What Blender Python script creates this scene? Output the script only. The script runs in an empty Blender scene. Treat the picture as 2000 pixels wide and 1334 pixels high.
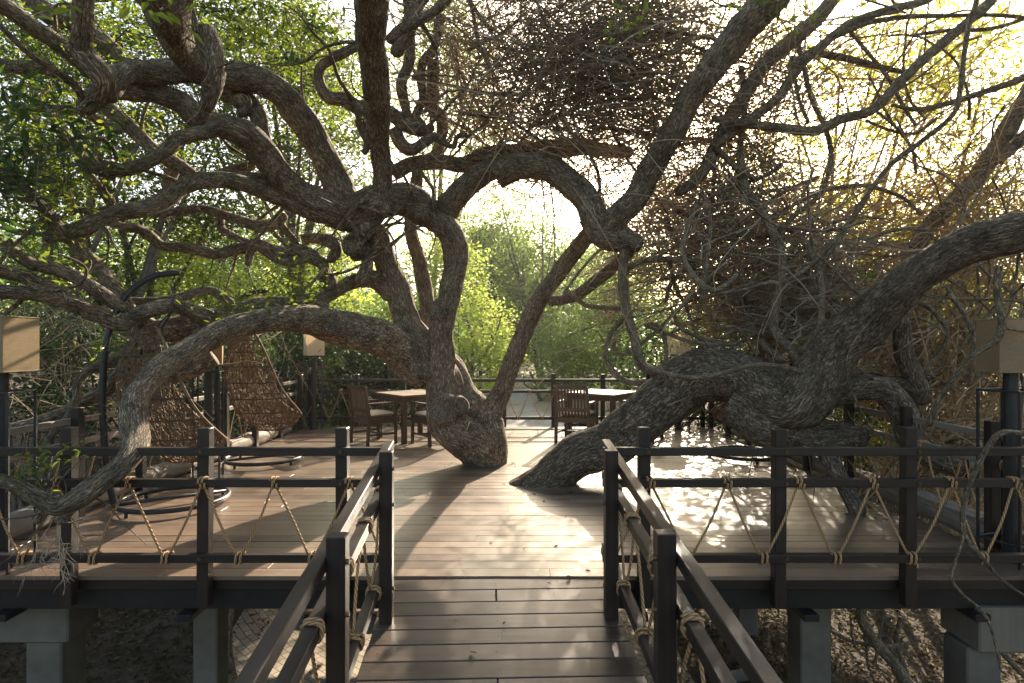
import bpy, bmesh, math, random
import numpy as np
from mathutils import Vector, Matrix

# ------------------------------------------------------------------ camera
SC = bpy.context.scene
COL = SC.collection
F = 1166.7            # focal length in photo pixels (photo 2000 px wide)
CAMZ = 1.65
cam_d = bpy.data.cameras.new("camera")
cam_d.lens = 21.0
cam_d.sensor_width = 36.0
cam_d.clip_start = 0.05
cam_d.clip_end = 2000.0
cam = bpy.data.objects.new("camera", cam_d)
cam.location = (0, 0, CAMZ)
cam.rotation_euler = (math.radians(90), 0, 0)
COL.objects.link(cam)
SC.camera = cam

# ------------------------------------------------------------------ sky, sun, exposure
SUN = Vector((372, 1166.7, 622)).normalized()
SUN_EL = math.asin(SUN.z)
SUN_AZ = math.atan2(SUN.x, SUN.y)
W = bpy.data.worlds.new("World")
SC.world = W
W.use_nodes = True
wn = W.node_tree
bg = wn.nodes["Background"]
sky = wn.nodes.new("ShaderNodeTexSky")
sky.sky_type = 'NISHITA'
sky.sun_disc = False
sky.sun_elevation = SUN_EL
sky.sun_rotation = SUN_AZ
sky.air_density = 1.0
sky.dust_density = 3.0
sky.ozone_density = 0.6
tint = wn.nodes.new("ShaderNodeMix")      # warm white balance of the photograph
tint.data_type = 'RGBA'; tint.blend_type = 'MULTIPLY'
tint.inputs[0].default_value = 1.0
tint.inputs[7].default_value = (1.05, 1.0, .90, 1)
wn.links.new(sky.outputs[0], tint.inputs[6])
wn.links.new(tint.outputs[2], bg.inputs[0])
bg.inputs[1].default_value = 0.12
ld = bpy.data.lights.new("sun", 'SUN')
ld.energy = 5.0
ld.angle = math.radians(0.5)
ld.color = (1.0, 0.87, 0.68)
lo = bpy.data.objects.new("sun", ld)
lo.rotation_euler = (-SUN).to_track_quat('-Z', 'Y').to_euler()
lo.location = SUN * 60
COL.objects.link(lo)
SC.view_settings.view_transform = 'Standard'
SC.view_settings.look = 'None'
SC.view_settings.gamma = 1.0
SC.view_settings.exposure = 1.65
SC.cycles.max_bounces = 8
SC.cycles.transparent_max_bounces = 6
SC.cycles.use_denoising = True
SC.cycles.sample_clamp_indirect = 6.0
SC.cycles.caustics_reflective = False
SC.cycles.caustics_refractive = False

# ------------------------------------------------------------------ helpers
rng = np.random.default_rng(7)


def P(px, py, D):
    """a point seen at photo pixel (px, py), standing D metres ahead of the camera"""
    return np.array([(px - 1000.0) * D / F, D, CAMZ - (py - 667.0) * D / F])


def G(px, py, z=0.0):
    """a point of the level plane z seen at photo pixel (px, py)"""
    D = (CAMZ - z) * F / (py - 667.0)
    return P(px, py, D)


def tag(o, label=None, cat=None, group=None, kind=None):
    if label: o["label"] = label
    if cat: o["category"] = cat
    if group: o["group"] = group
    if kind: o["kind"] = kind
    return o


def thing(name, label, cat, loc=(0, 0, 0), rz=0.0, group=None):
    o = bpy.data.objects.new(name, None)
    o.empty_display_size = 0.2
    o.location = loc
    o.rotation_euler = (0, 0, rz)
    COL.objects.link(o)
    return tag(o, label, cat, group)


def copy_tree(o, parent=None):
    c = o.copy()
    COL.objects.link(c)
    if parent is not None:
        c.parent = parent
    for ch in list(o.children):
        copy_tree(ch, c)
    return c


def hash3(i):
    i = i.astype(np.int64)
    h = (i[..., 0] * 374761393 + i[..., 1] * 668265263 + i[..., 2] * 2147483647) & 0xffffffff
    h = ((h ^ (h >> 13)) * 1274126177) & 0xffffffff
    h = h ^ (h >> 16)
    return (h & 0xffff) / 32767.5 - 1.0


def vnoise(p):
    p = np.asarray(p, dtype=np.float64)
    i = np.floor(p)
    f = p - i
    u = f * f * (3 - 2 * f)
    r = 0
    for a in (0, 1):
        for b in (0, 1):
            for c in (0, 1):
                w = (u[..., 0] if a else 1 - u[..., 0]) * (u[..., 1] if b else 1 - u[..., 1]) * (u[..., 2] if c else 1 - u[..., 2])
                r = r + w * hash3(i + np.array([a, b, c]))
    return r


class MB:
    """collects geometry and links it as ONE mesh object"""

    def __init__(s):
        s.v = []; s.f = []; s.bc = []; s.n = 0

    def add(s, verts, faces, bc=None):
        verts = np.asarray(verts, dtype=np.float32).reshape(-1, 3)
        faces = np.asarray(faces, dtype=np.int32)
        s.v.append(verts)
        s.f.append(faces + s.n)
        s.bc.append(np.asarray(bc, dtype=np.float32) if bc is not None else verts)
        s.n += len(verts)

    def box(s, c, size, rot=None, ch=0.004):
        hx, hy, hz = size[0] / 2, size[1] / 2, size[2] / 2
        ch = min(ch, hx * .6, hy * .6, hz * .6)
        vs = []; idx = {}
        for sx in (-1, 1):
            for sy in (-1, 1):
                for sz in (-1, 1):
                    for ax in range(3):
                        p = [sx * hx, sy * hy, sz * hz]
                        for k in range(3):
                            if k != ax:
                                p[k] -= (sx, sy, sz)[k] * ch
                        idx[(sx, sy, sz, ax)] = len(vs); vs.append(p)
        q = []; t = []
        for ax in range(3):
            o = [k for k in range(3) if k != ax]
            for sg in (-1, 1):
                loop = []
                for a, b in ((-1, -1), (1, -1), (1, 1), (-1, 1)):
                    k = [0, 0, 0]; k[ax] = sg; k[o[0]] = a; k[o[1]] = b
                    loop.append(idx[(k[0], k[1], k[2], ax)])
                if (sg < 0) != (ax == 1): loop = loop[::-1]
                q.append(loop)
        for ax in range(3):            # edges parallel to ax
            o = [k for k in range(3) if k != ax]
            for a in (-1, 1):
                for b in (-1, 1):
                    k0 = [0, 0, 0]; k0[o[0]] = a; k0[o[1]] = b
                    k1 = list(k0); k0[ax] = -1; k1[ax] = 1
                    q.append([idx[(*k0, o[0])], idx[(*k1, o[0])], idx[(*k1, o[1])], idx[(*k0, o[1])]])
        for sx in (-1, 1):
            for sy in (-1, 1):
                for sz in (-1, 1):
                    t.append([idx[(sx, sy, sz, a)] for a in range(3)])
        vs = np.array(vs)
        # orient outwards
        def fix(L):
            out = []
            for l in L:
                a, b, c = vs[l[0]], vs[l[1]], vs[l[2]]
                nrm = np.cross(b - a, c - b)
                out.append(l if np.dot(nrm, vs[l].mean(0)) > 0 else l[::-1])
            return out
        q = fix(q); t = fix(t)
        if rot is not None:
            vs = vs @ np.asarray(rot).T
        vs = vs + np.asarray(c)
        n0 = s.n
        s.v.append(vs.astype(np.float32)); s.bc.append(vs.astype(np.float32))
        s.f.append(np.array(q, dtype=np.int32) + n0)
        s.f.append(np.array(t, dtype=np.int32) + n0)
        s.n += len(vs)

    def beam(s, p0, p1, w, h, up=(0, 0, 1), ch=0.004):
        p0 = np.asarray(p0, float); p1 = np.asarray(p1, float)
        d = p1 - p0; L = np.linalg.norm(d); d = d / L
        side = np.cross(d, np.asarray(up, float)); side /= np.linalg.norm(side)
        u = np.cross(side, d)
        s.box((p0 + p1) / 2, (L, w, h), np.stack([d, side, u], 1), ch)

    def tube(s, pts, r, sides=8, closed=False, cap=True):
        pts = np.asarray(pts, float); n = len(pts)
        r = np.broadcast_to(np.asarray(r, float), (n,))
        fr = frames(pts, closed)
        th = np.linspace(0, 2 * np.pi, sides, endpoint=False)
        c, sn = np.cos(th), np.sin(th)
        ring = pts[:, None] + r[:, None, None] * (c[None, :, None] * fr[0][:, None] + sn[None, :, None] * fr[1][:, None])
        seg = np.linalg.norm(np.diff(pts, axis=0), axis=1)
        arc = np.concatenate([[0], np.cumsum(seg)])
        bc = np.stack([np.broadcast_to(c * 1.0, (n, sides)) * r[:, None], np.broadcast_to(sn, (n, sides)) * r[:, None], np.broadcast_to(arc[:, None], (n, sides))], -1)
        base = ring.reshape(-1, 3)
        m = n if closed else n - 1
        i = np.arange(m)[:, None]; j = np.arange(sides)[None]
        i2 = (i + 1) % n; j2 = (j + 1) % sides
        q = np.stack([i * sides + j, i * sides + j2, i2 * sides + j2, i2 * sides + j], -1).reshape(-1, 4)
        n0 = s.n
        s.add(base, q, bc.reshape(-1, 3))
        if cap and not closed:
            for row, flip in ((0, True), (n - 1, False)):
                l = [n0 + row * sides + k for k in range(sides)]
                s.f.append(np.array([l[::-1] if flip else l], dtype=np.int32))

    def build(s, name, mat, parent=None, smooth=False, attr=False):
        o = link_mesh(name, np.concatenate(s.v), s.f, mat, parent, smooth, np.concatenate(s.bc) if attr else None)
        return o


def frames(pts, closed=False):
    n = len(pts)
    if closed:
        t = np.roll(pts, -1, 0) - np.roll(pts, 1, 0)
    else:
        t = np.gradient(pts, axis=0)
    t /= np.linalg.norm(t, axis=1)[:, None] + 1e-9
    a = np.array([0, 0, 1.0]) if abs(t[0][2]) < .9 else np.array([1.0, 0, 0])
    u = np.cross(t[0], a); u /= np.linalg.norm(u)
    U = np.zeros_like(pts)
    for k in range(n):
        u = u - t[k] * np.dot(u, t[k]); u /= np.linalg.norm(u) + 1e-9
        U[k] = u
    V = np.cross(t, U)
    return U, V


def link_mesh(name, verts, faces, mat, parent=None, smooth=False, bc=None):
    me = bpy.data.meshes.new(name)
    verts = np.asarray(verts, dtype=np.float32)
    me.vertices.add(len(verts))
    me.vertices.foreach_set("co", verts.ravel())
    nl = sum(f.size for f in faces)
    me.loops.add(nl)
    me.loops.foreach_set("vertex_index", np.concatenate([f.ravel() for f in faces]).astype(np.int32))
    tot = np.concatenate([np.full(len(f), f.shape[1], dtype=np.int32) for f in faces])
    st = np.concatenate([[0], np.cumsum(tot)[:-1]]).astype(np.int32)
    me.polygons.add(len(tot))
    me.polygons.foreach_set("loop_start", st)
    me.polygons.foreach_set("loop_total", tot)
    me.polygons.foreach_set("use_smooth", np.full(len(tot), bool(smooth)))
    if bc is not None:
        at = me.attributes.new("bc", 'FLOAT_VECTOR', 'POINT')
        at.data.foreach_set("vector", np.asarray(bc, dtype=np.float32).ravel())
    me.update(calc_edges=True)
    me.validate()
    me.materials.append(mat)
    o = bpy.data.objects.new(name, me)
    COL.objects.link(o)
    if parent is not None:
        o.parent = parent
    return o


def catmull(cp, step):
    """cp: (n,k) control rows [x,y,z,r]; resampled at about step metres"""
    cp = np.asarray(cp, float)
    ext = np.concatenate([[2 * cp[0] - cp[1]], cp, [2 * cp[-1] - cp[-2]]])
    out = []
    for i in range(1, len(ext) - 2):
        p0, p1, p2, p3 = ext[i - 1], ext[i], ext[i + 1], ext[i + 2]
        L = np.linalg.norm((p2 - p1)[:3])
        m = max(2, int(math.ceil(L / step)))
        t = np.linspace(0, 1, m, endpoint=False)[:, None]
        q = .5 * ((2 * p1) + (-p0 + p2) * t + (2 * p0 - 5 * p1 + 4 * p2 - p3) * t ** 2 + (-p0 + 3 * p1 - 3 * p2 + p3) * t ** 3)
        out.append(q)
    out.append(cp[-1:])
    return np.concatenate(out)


def trace(rows):
    """rows of (px, py, D, half width in px) -> world rows (x, y, z, r)"""
    return np.array([np.append(P(a, b, D), r * D / F) for a, b, D, r in rows])


THICK = .95
LIMBS = []


def limb(mb, rows, seed=0, knob=0.10, end='round', world=False, detail=1.0):
    """a gnarled limb along traced rows, with bark ridges as geometry"""
    cp = np.asarray(rows, float) if world else trace(rows)
    rm = float(np.mean(cp[:, 3]))
    step = np.clip(rm * .30, .012, .04) / detail
    q = catmull(cp, step)
    pts, r = q[:, :3], np.maximum(q[:, 3], .003)
    # small wander
    wob = np.stack([vnoise(pts * 2.6 + seed * 7.3 + k * 31) for k in range(3)], -1)
    env = np.minimum(1, np.arange(len(pts)) / 6.0)[:, None]
    pts = pts + wob * (r[:, None] * .22) * env
    if end == 'round':
        seg = np.linalg.norm(np.diff(pts, axis=0), axis=1)
        back = np.concatenate([np.cumsum(seg[::-1])[::-1], [0]])
        k = np.clip(back / (r * 1.0 + 1e-6), 0, 1)
        r = r * np.sqrt(np.maximum(1 - (1 - k) ** 2, 0.003))
    sides = int(np.clip(2 * math.pi * rm / (.018 / detail), 7, 64))
    U, V = frames(pts)
    th = np.linspace(0, 2 * np.pi, sides, endpoint=False)
    c, sn = np.cos(th), np.sin(th)
    seg = np.linalg.norm(np.diff(pts, axis=0), axis=1)
    arc = np.concatenate([[0], np.cumsum(seg)])
    n = len(pts)
    dirs = c[None, :, None] * U[:, None] + sn[None, :, None] * V[:, None]
    bc = np.stack([np.broadcast_to(c * rm, (n, sides)), np.broadcast_to(sn * rm, (n, sides)), np.broadcast_to(arc[:, None], (n, sides))], -1) + np.array([seed * 3.17, seed * 1.71, 0])
    lump = vnoise(bc * np.array([1.3 / max(rm, .03) * .6] * 2 + [1.1 / max(rm, .05) * .35]) + 11)
    lump2 = vnoise(bc * np.array([1.0 / max(rm, .03)] * 2 + [.9 / max(rm, .05)]) + 41)
    rid = np.abs(vnoise(bc * np.array([22, 22, 5.0])))
    rid2 = np.abs(vnoise(bc * np.array([48, 48, 13.0]) + 5))
    amp = min(.013, rm * .07)
    rr = r[:, None] * THICK * (1 + knob * lump + knob * .75 * lump2) + (amp * (rid - .3) * 1.5 + amp * .6 * (rid2 - .3)) * np.minimum(1, r[:, None] / (rm * .5))
    ring = pts[:, None] + dirs * rr[..., None]
    i = np.arange(n - 1)[:, None]; j = np.arange(sides)[None]
    j2 = (j + 1) % sides
    qd = np.stack([i * sides + j, i * sides + j2, (i + 1) * sides + j2, (i + 1) * sides + j], -1).reshape(-1, 4)
    n0 = mb.n
    mb.add(ring.reshape(-1, 3), qd, bc.reshape(-1, 3))
    mb.f.append(np.array([[n0 + (n - 1) * sides + k for k in range(sides)]], dtype=np.int32))
    mb.f.append(np.array([[n0 + k for k in range(sides)][::-1]], dtype=np.int32))
    LIMBS.append((pts, r))
    return pts


def strands(S, D, L, r, K=7, curl=.5, sag=0.0, seed=0, taper=.5):
    """many thin stems at once. S (n,3) starts, D (n,3) directions, L (n) lengths, r (n) radii"""
    g = np.random.default_rng(seed)
    n = len(S)
    D = D / (np.linalg.norm(D, axis=1)[:, None] + 1e-9)
    pts = np.zeros((n, K, 3)); pts[:, 0] = S
    d = D.copy()
    bend = g.normal(size=(n, 3))
    for k in range(1, K):
        bend = bend * .7 + g.normal(size=(n, 3)) * .6
        d = d + bend * curl / K * 1.6
        d[:, 2] -= sag / K
        d /= np.linalg.norm(d, axis=1)[:, None] + 1e-9
        pts[:, k] = pts[:, k - 1] + d * (L / (K - 1))[:, None]
    return strand_mesh(pts, r, taper)


def strand_mesh(pts, r, taper=.5):
    n, K, _ = pts.shape
    t = np.gradient(pts, axis=1)
    t /= np.linalg.norm(t, axis=2)[..., None] + 1e-9
    a = np.where(np.abs(t[..., 2:3]) < .9, np.array([0, 0, 1.0]), np.array([1.0, 0, 0]))
    U = np.cross(t, a); U /= np.linalg.norm(U, axis=2)[..., None] + 1e-9
    V = np.cross(t, U)
    rk = r[:, None] * np.linspace(1, taper, K)[None]
    S = 3
    th = np.arange(S) * 2 * np.pi / S
    ring = pts[:, :, None] + rk[..., None, None] * (np.cos(th)[:, None] * U[:, :, None] + np.sin(th)[:, None] * V[:, :, None])
    base = (np.arange(n) * K * S)[:, None, None]
    i = np.arange(K - 1)[None, :, None]; j = np.arange(S)[None, None]
    j2 = (j + 1) % S
    q = np.stack([base + i * S + j, base + i * S + j2, base + (i + 1) * S + j2, base + (i + 1) * S + j], -1).reshape(-1, 4)
    return ring.reshape(-1, 3), q


# ------------------------------------------------------------------ materials
def nodes_of(name):
    m = bpy.data.materials.new(name)
    m.use_nodes = True
    nt = m.node_tree
    return m, nt, nt.nodes["Principled BSDF"], nt.nodes["Material Output"]


def nd(nt, kind, **kw):
    n = nt.nodes.new(kind)
    for k, v in kw.items():
        if k.startswith("i_"):
            n.inputs[int(k[2:])].default_value = v
        else:
            setattr(n, k, v)
    return n


def ramp(nt, fac, stops):
    r = nt.nodes.new("ShaderNodeValToRGB")
    e = r.color_ramp.elements
    while len(e) < len(stops):
        e.new(.5)
    for k, (p, c) in enumerate(stops):
        e[k].position = p
        e[k].color = (c[0], c[1], c[2], 1)
    nt.links.new(fac, r.inputs[0])
    return r.outputs[0]


def noise(nt, vec, scale, detail=4, rough=.55, mapscale=None):
    if mapscale is not None:
        mp = nt.nodes.new("ShaderNodeMapping")
        mp.inputs["Scale"].default_value = mapscale
        nt.links.new(vec, mp.inputs[0]); vec = mp.outputs[0]
    n = nt.nodes.new("ShaderNodeTexNoise")
    n.inputs["Scale"].default_value = scale
    n.inputs["Detail"].default_value = detail
    n.inputs["Roughness"].default_value = rough
    nt.links.new(vec, n.inputs["Vector"])
    return n.outputs["Fac"]


def math_(nt, op, a, b=None, clamp=False):
    n = nt.nodes.new("ShaderNodeMath"); n.operation = op; n.use_clamp = clamp
    for k, x in enumerate((a, b)):
        if x is None: continue
        if isinstance(x, (int, float)): n.inputs[k].default_value = x
        else: nt.links.new(x, n.inputs[k])
    return n.outputs[0]


def mixc(nt, fac, a, b, mode='MIX'):
    n = nt.nodes.new("ShaderNodeMix"); n.data_type = 'RGBA'; n.blend_type = mode
    for k, x in ((0, fac), (6, a), (7, b)):
        if isinstance(x, (int, float)): n.inputs[k].default_value = x
        elif isinstance(x, tuple): n.inputs[k].default_value = (*x, 1)
        else: nt.links.new(x, n.inputs[k])
    return n.outputs[2]


def bump(nt, bs, h, strength, dist):
    b = nt.nodes.new("ShaderNodeBump")
    b.inputs["Strength"].default_value = strength
    b.inputs["Distance"].default_value = dist
    nt.links.new(h, b.inputs["Height"])
    nt.links.new(b.outputs[0], bs.inputs["Normal"])


def objco(nt):
    return nt.nodes.new("ShaderNodeTexCoord").outputs["Object"]


def mat_bark(name, dark, mid, light, scale=1.0, lichen=.35):
    """fissured bark: ridges run along the limb (attribute bc = round, round, along)"""
    m, nt, bs, out = nodes_of(name)
    a = nt.nodes.new("ShaderNodeAttribute"); a.attribute_name = "bc"
    v = a.outputs["Vector"]
    nz = nt.nodes.new("ShaderNodeTexNoise"); nz.inputs["Scale"].default_value = 14 * scale; nz.inputs["Detail"].default_value = 4
    nt.links.new(v, nz.inputs["Vector"])
    wv = nd(nt, "ShaderNodeVectorMath", operation='MULTIPLY_ADD')
    nt.links.new(nz.outputs["Color"], wv.inputs[0]); wv.inputs[1].default_value = (.045, .045, .09); nt.links.new(v, wv.inputs[2])
    w = wv.outputs[0]
    r1 = noise(nt, w, 1.0, 3, .5, (52 * scale, 52 * scale, 9 * scale))
    r1 = math_(nt, 'SUBTRACT', 1.0, math_(nt, 'MULTIPLY', math_(nt, 'ABSOLUTE', math_(nt, 'SUBTRACT', r1, .5)), 4.5), True)   # thin dark lines where high
    r2 = noise(nt, w, 1.0, 3, .6, (120 * scale, 120 * scale, 34 * scale))
    n1 = noise(nt, v, 26 * scale, 6, .7, (1, 1, .45))
    f = math_(nt, 'ADD', math_(nt, 'MULTIPLY', math_(nt, 'SUBTRACT', 1.0, r1), .42), math_(nt, 'ADD', math_(nt, 'MULTIPLY', r2, .34), math_(nt, 'MULTIPLY', n1, .34)))
    c = ramp(nt, f, [(.30, dark), (.50, mid), (.72, light)])
    n2 = noise(nt, objco(nt), 2.1, 4, .6)
    lk = ramp(nt, n2, [(.50, (0, 0, 0)), (.66, (1, 1, 1))])
    n3 = noise(nt, objco(nt), 42, 4, .75)
    lk2 = math_(nt, 'MULTIPLY', math_(nt, 'MULTIPLY', lk, ramp(nt, n3, [(.45, (0, 0, 0)), (.6, (1, 1, 1))])), lichen)
    c = mixc(nt, lk2, c, (.33, .31, .25))
    n4 = noise(nt, objco(nt), 5.5, 5, .65)          # weathering: darker, damp and paler, dry patches
    c = mixc(nt, 1.0, c, ramp(nt, n4, [(.30, (.52, .50, .46)), (.50, (1.0, .98, .95)), (.70, (1.38, 1.33, 1.25))]), 'MULTIPLY')
    nt.links.new(c, bs.inputs["Base Color"])
    bs.inputs["Roughness"].default_value = .85
    bs.inputs["Specular IOR Level"].default_value = .25
    bump(nt, bs, f, 1.0, .026)
    return m


def mat_leaf(name, cols, trans, tfac=.45, rough=.45, spec=.4):
    m, nt, bs, out = nodes_of(name)
    g = nt.nodes.new("ShaderNodeNewGeometry")
    r = g.outputs["Random Per Island"]
    c = ramp(nt, r, [(i / max(1, len(cols) - 1), k) for i, k in enumerate(cols)])
    t = ramp(nt, r, [(i / max(1, len(trans) - 1), k) for i, k in enumerate(trans)])
    nt.links.new(c, bs.inputs["Base Color"])
    bs.inputs["Roughness"].default_value = rough
    bs.inputs["Specular IOR Level"].default_value = spec
    tr = nt.nodes.new("ShaderNodeBsdfTranslucent")
    nt.links.new(t, tr.inputs[0])
    mx = nt.nodes.new("ShaderNodeMixShader"); mx.inputs[0].default_value = tfac
    nt.links.new(bs.outputs[0], mx.inputs[1]); nt.links.new(tr.outputs[0], mx.inputs[2])
    nt.links.new(mx.outputs[0], out.inputs[0])
    return m


def mat_plain(name, col, rough=.6, spec=.4, var=.25, nscale=14, bumps=.15, metallic=0, bdist=.004):
    m, nt, bs, out = nodes_of(name)
    n = noise(nt, objco(nt), nscale, 5, .6)
    c = ramp(nt, n, [(.3, tuple(x * (1 - var) for x in col)), (.7, tuple(x * (1 + var) for x in col))])
    nt.links.new(c, bs.inputs["Base Color"])
    bs.inputs["Roughness"].default_value = rough
    bs.inputs["Specular IOR Level"].default_value = spec
    bs.inputs["Metallic"].default_value = metallic
    if bumps: bump(nt, bs, n, bumps, bdist)
    return m


def mat_wood(name, dark, light, axis=0, rough=.42, spec=.5, island=.35, gscale=1.0, wear=None, coat=0.0):
    """timber with grain along the local axis (object coordinates)"""
    m, nt, bs, out = nodes_of(name)
    co = objco(nt)
    g = nt.nodes.new("ShaderNodeNewGeometry")
    off = nd(nt, "ShaderNodeVectorMath", operation='MULTIPLY_ADD')
    cmb = nt.nodes.new("ShaderNodeCombineXYZ")
    for k in range(3): nt.links.new(g.outputs["Random Per Island"], cmb.inputs[k])
    nt.links.new(cmb.outputs[0], off.inputs[0]); off.inputs[1].default_value = (13.7, 5.1, 9.3); nt.links.new(co, off.inputs[2])
    ms = [46 * gscale] * 3; ms[axis] = 1.6 * gscale
    n1 = noise(nt, off.outputs[0], 1.0, 6, .62, tuple(ms))
    ms2 = [7 * gscale] * 3; ms2[axis] = .8
    n2 = noise(nt, off.outputs[0], 1.0, 3, .5, tuple(ms2))
    f = math_(nt, 'ADD', math_(nt, 'MULTIPLY', n1, .6), math_(nt, 'MULTIPLY', n2, .4))
    f = math_(nt, 'ADD', f, math_(nt, 'MULTIPLY', math_(nt, 'SUBTRACT', g.outputs["Random Per Island"], .5), island))
    c = ramp(nt, f, [(.25, dark), (.75, light)])
    if wear:
        n3 = noise(nt, co, 3.2, 5, .65)
        c = mixc(nt, math_(nt, 'MULTIPLY', ramp(nt, n3, [(.45, (0, 0, 0)), (.75, (1, 1, 1))]), wear[3]), c, wear[:3])
    nt.links.new(c, bs.inputs["Base Color"])
    n4 = noise(nt, co, 5.0, 4, .6)
    rr = math_(nt, 'ADD', math_(nt, 'MULTIPLY', n4, .22), rough - .11)
    nt.links.new(rr, bs.inputs["Roughness"])
    bs.inputs["Specular IOR Level"].default_value = spec
    if coat:
        bs.inputs["Coat Weight"].default_value = coat
        bs.inputs["Coat Roughness"].default_value = .3
    bump(nt, bs, n1, .18, .0015)
    return m


M = {}
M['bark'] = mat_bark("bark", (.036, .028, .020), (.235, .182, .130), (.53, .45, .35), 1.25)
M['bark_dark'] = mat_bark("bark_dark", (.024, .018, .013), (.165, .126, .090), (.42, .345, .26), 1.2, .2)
M['bark_thin'] = mat_bark("bark_thin", (.06, .045, .03), (.23, .18, .125), (.44, .36, .265), 1.3, .25)
M['bark_far'] = mat_plain("bark_far", (.13, .105, .08), .9, .2, .45, 9, .3)
M['vine'] = mat_bark("vine_bark", (.085, .062, .04), (.30, .235, .165), (.52, .43, .32), 1.6, .2)
M['hollow'] = mat_plain("hollow_shade", (.012, .009, .006), .95, .05, .4, 30, .4)  # near-black colour stands for the shade inside hollow knots
M['cutwood'] = mat_plain("cut_wood", (.20, .14, .085), .85, .2, .5, 22, .4)
M['twig'] = mat_leaf("dry_twigs", [(.09, .066, .045), (.42, .345, .255), (.18, .135, .095), (.60, .51, .40), (.28, .22, .155), (.50, .41, .305)], [(.58, .46, .32), (.66, .54, .40)], .30, .8, .2)
M['twig_gold'] = mat_leaf("backlit_twigs", [(.07, .045, .024), (.46, .33, .19), (.16, .10, .055), (.62, .48, .31), (.28, .19, .10), (.50, .38, .23)], [(.80, .56, .28), (.88, .68, .38)], .32, .8, .2)  # dry twigs with the gold of the backlight put into their colour
M['deadtwig'] = mat_plain("bare_twig", (.42, .33, .25), .8, .3, .3, 20, .1)
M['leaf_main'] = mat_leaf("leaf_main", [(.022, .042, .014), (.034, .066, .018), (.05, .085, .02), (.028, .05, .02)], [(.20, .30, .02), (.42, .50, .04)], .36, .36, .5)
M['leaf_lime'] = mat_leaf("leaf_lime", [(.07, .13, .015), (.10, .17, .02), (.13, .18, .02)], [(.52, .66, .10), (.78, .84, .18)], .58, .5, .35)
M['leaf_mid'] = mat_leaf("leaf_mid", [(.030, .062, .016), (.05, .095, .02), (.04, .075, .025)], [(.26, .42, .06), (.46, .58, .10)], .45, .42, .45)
M['leaf_shade'] = mat_leaf("leaf_shade", [(.016, .032, .012), (.026, .05, .016), (.035, .06, .02)], [(.06, .13, .02), (.12, .22, .03)], .30, .42, .45)  # darker leaf tones: the shade on this foliage is painted in
M['leaf_far'] = mat_leaf("leaf_far", [(.05, .085, .035), (.07, .11, .045), (.06, .095, .05)], [(.17, .32, .06), (.27, .42, .09)], .42, .6, .3)  # paler, greyer leaf tones with distance haze mixed into the colour
M['leaf_yellow'] = mat_leaf("leaf_yellow", [(.12, .15, .02), (.16, .17, .03), (.09, .13, .02), (.20, .16, .03)], [(.70, .74, .09), (.82, .78, .14), (.55, .68, .08), (.85, .62, .10)], .58, .5, .3)
M['leaf_rust'] = mat_leaf("leaf_rust", [(.16, .10, .03), (.2, .13, .04), (.12, .12, .03)], [(.75, .48, .14), (.8, .64, .16), (.55, .58, .12)], .5, .6, .3)
M['litter'] = mat_leaf("leaf_litter", [(.035, .024, .013), (.075, .055, .027), (.02, .014, .009), (.15, .115, .045)], [(.2, .15, .06), (.3, .25, .08)], .15, .7, .3)
M['yellowleaf'] = mat_leaf("fallen_yellow", [(.22, .16, .03), (.26, .19, .04), (.14, .09, .03)], [(.5, .4, .06), (.5, .4, .06)], .3, .95, .05)
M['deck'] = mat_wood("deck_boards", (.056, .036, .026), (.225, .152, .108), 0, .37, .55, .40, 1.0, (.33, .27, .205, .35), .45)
M['ramp'] = mat_wood("ramp_boards", (.028, .018, .0125), (.112, .077, .055), 0, .34, .55, .5, 1.0, (.13, .095, .08, .3), .3)  # darker copy of the deck timber, with the ramp's shade in its colour
M['rail'] = mat_wood("dark_rail_timber", (.011, .008, .0065), (.044, .032, .026), 0, .42, .4, .2)
M['rail_y'] = mat_wood("dark_rail_timber_long", (.014, .0095, .0075), (.048, .035, .029), 1, .38, .5, .2)
M['post'] = mat_wood("dark_post_timber", (.011, .0075, .006), (.046, .031, .025), 2, .42, .4, .2)
M['grey_rail'] = mat_wood("weathered_rail", (.12, .098, .08), (.34, .29, .24), 1, .6, .35, .2)
M['log'] = mat_wood("weathered_log", (.13, .105, .085), (.36, .31, .26), 1, .7, .3, .1, .6, (.09, .075, .06, .6))
M['teak'] = mat_wood("brown_teak", (.038, .024, .016), (.115, .074, .048), 2, .42, .45, .25)
M['teak_top'] = mat_wood("teak_tabletop", (.09, .06, .038), (.23, .16, .10), 0, .55, .35, .4)
M['cushion'] = mat_plain("cream_cushion", (.62, .52, .38), .9, .2, .08, 60, .2)
M['bolt'] = mat_plain("bolt_metal", (.16, .11, .06), .45, .5, .3, 30, 0, .8)
M['metal'] = mat_plain("black_metal", (.018, .018, .019), .42, .5, .3, 20, .05)
M['wicker'] = mat_plain("brown_wicker", (.18, .122, .074), .75, .15, .45, 30, .2)
M['wicker_rib'] = mat_plain("dark_wicker_rib", (.075, .042, .026), .5, .45, .3, 30, .2)
M['concrete'] = mat_plain("concrete", (.135, .122, .10), .85, .25, .35, 2.5, .3)
M['concrete_end'] = mat_wood("board_marked_concrete", (.13, .112, .085), (.25, .22, .17), 2, .8, .25, .2, .5)
M['beam'] = mat_plain("black_beam", (.012, .011, .011), .5, .4, .3, 4, .1)


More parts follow.
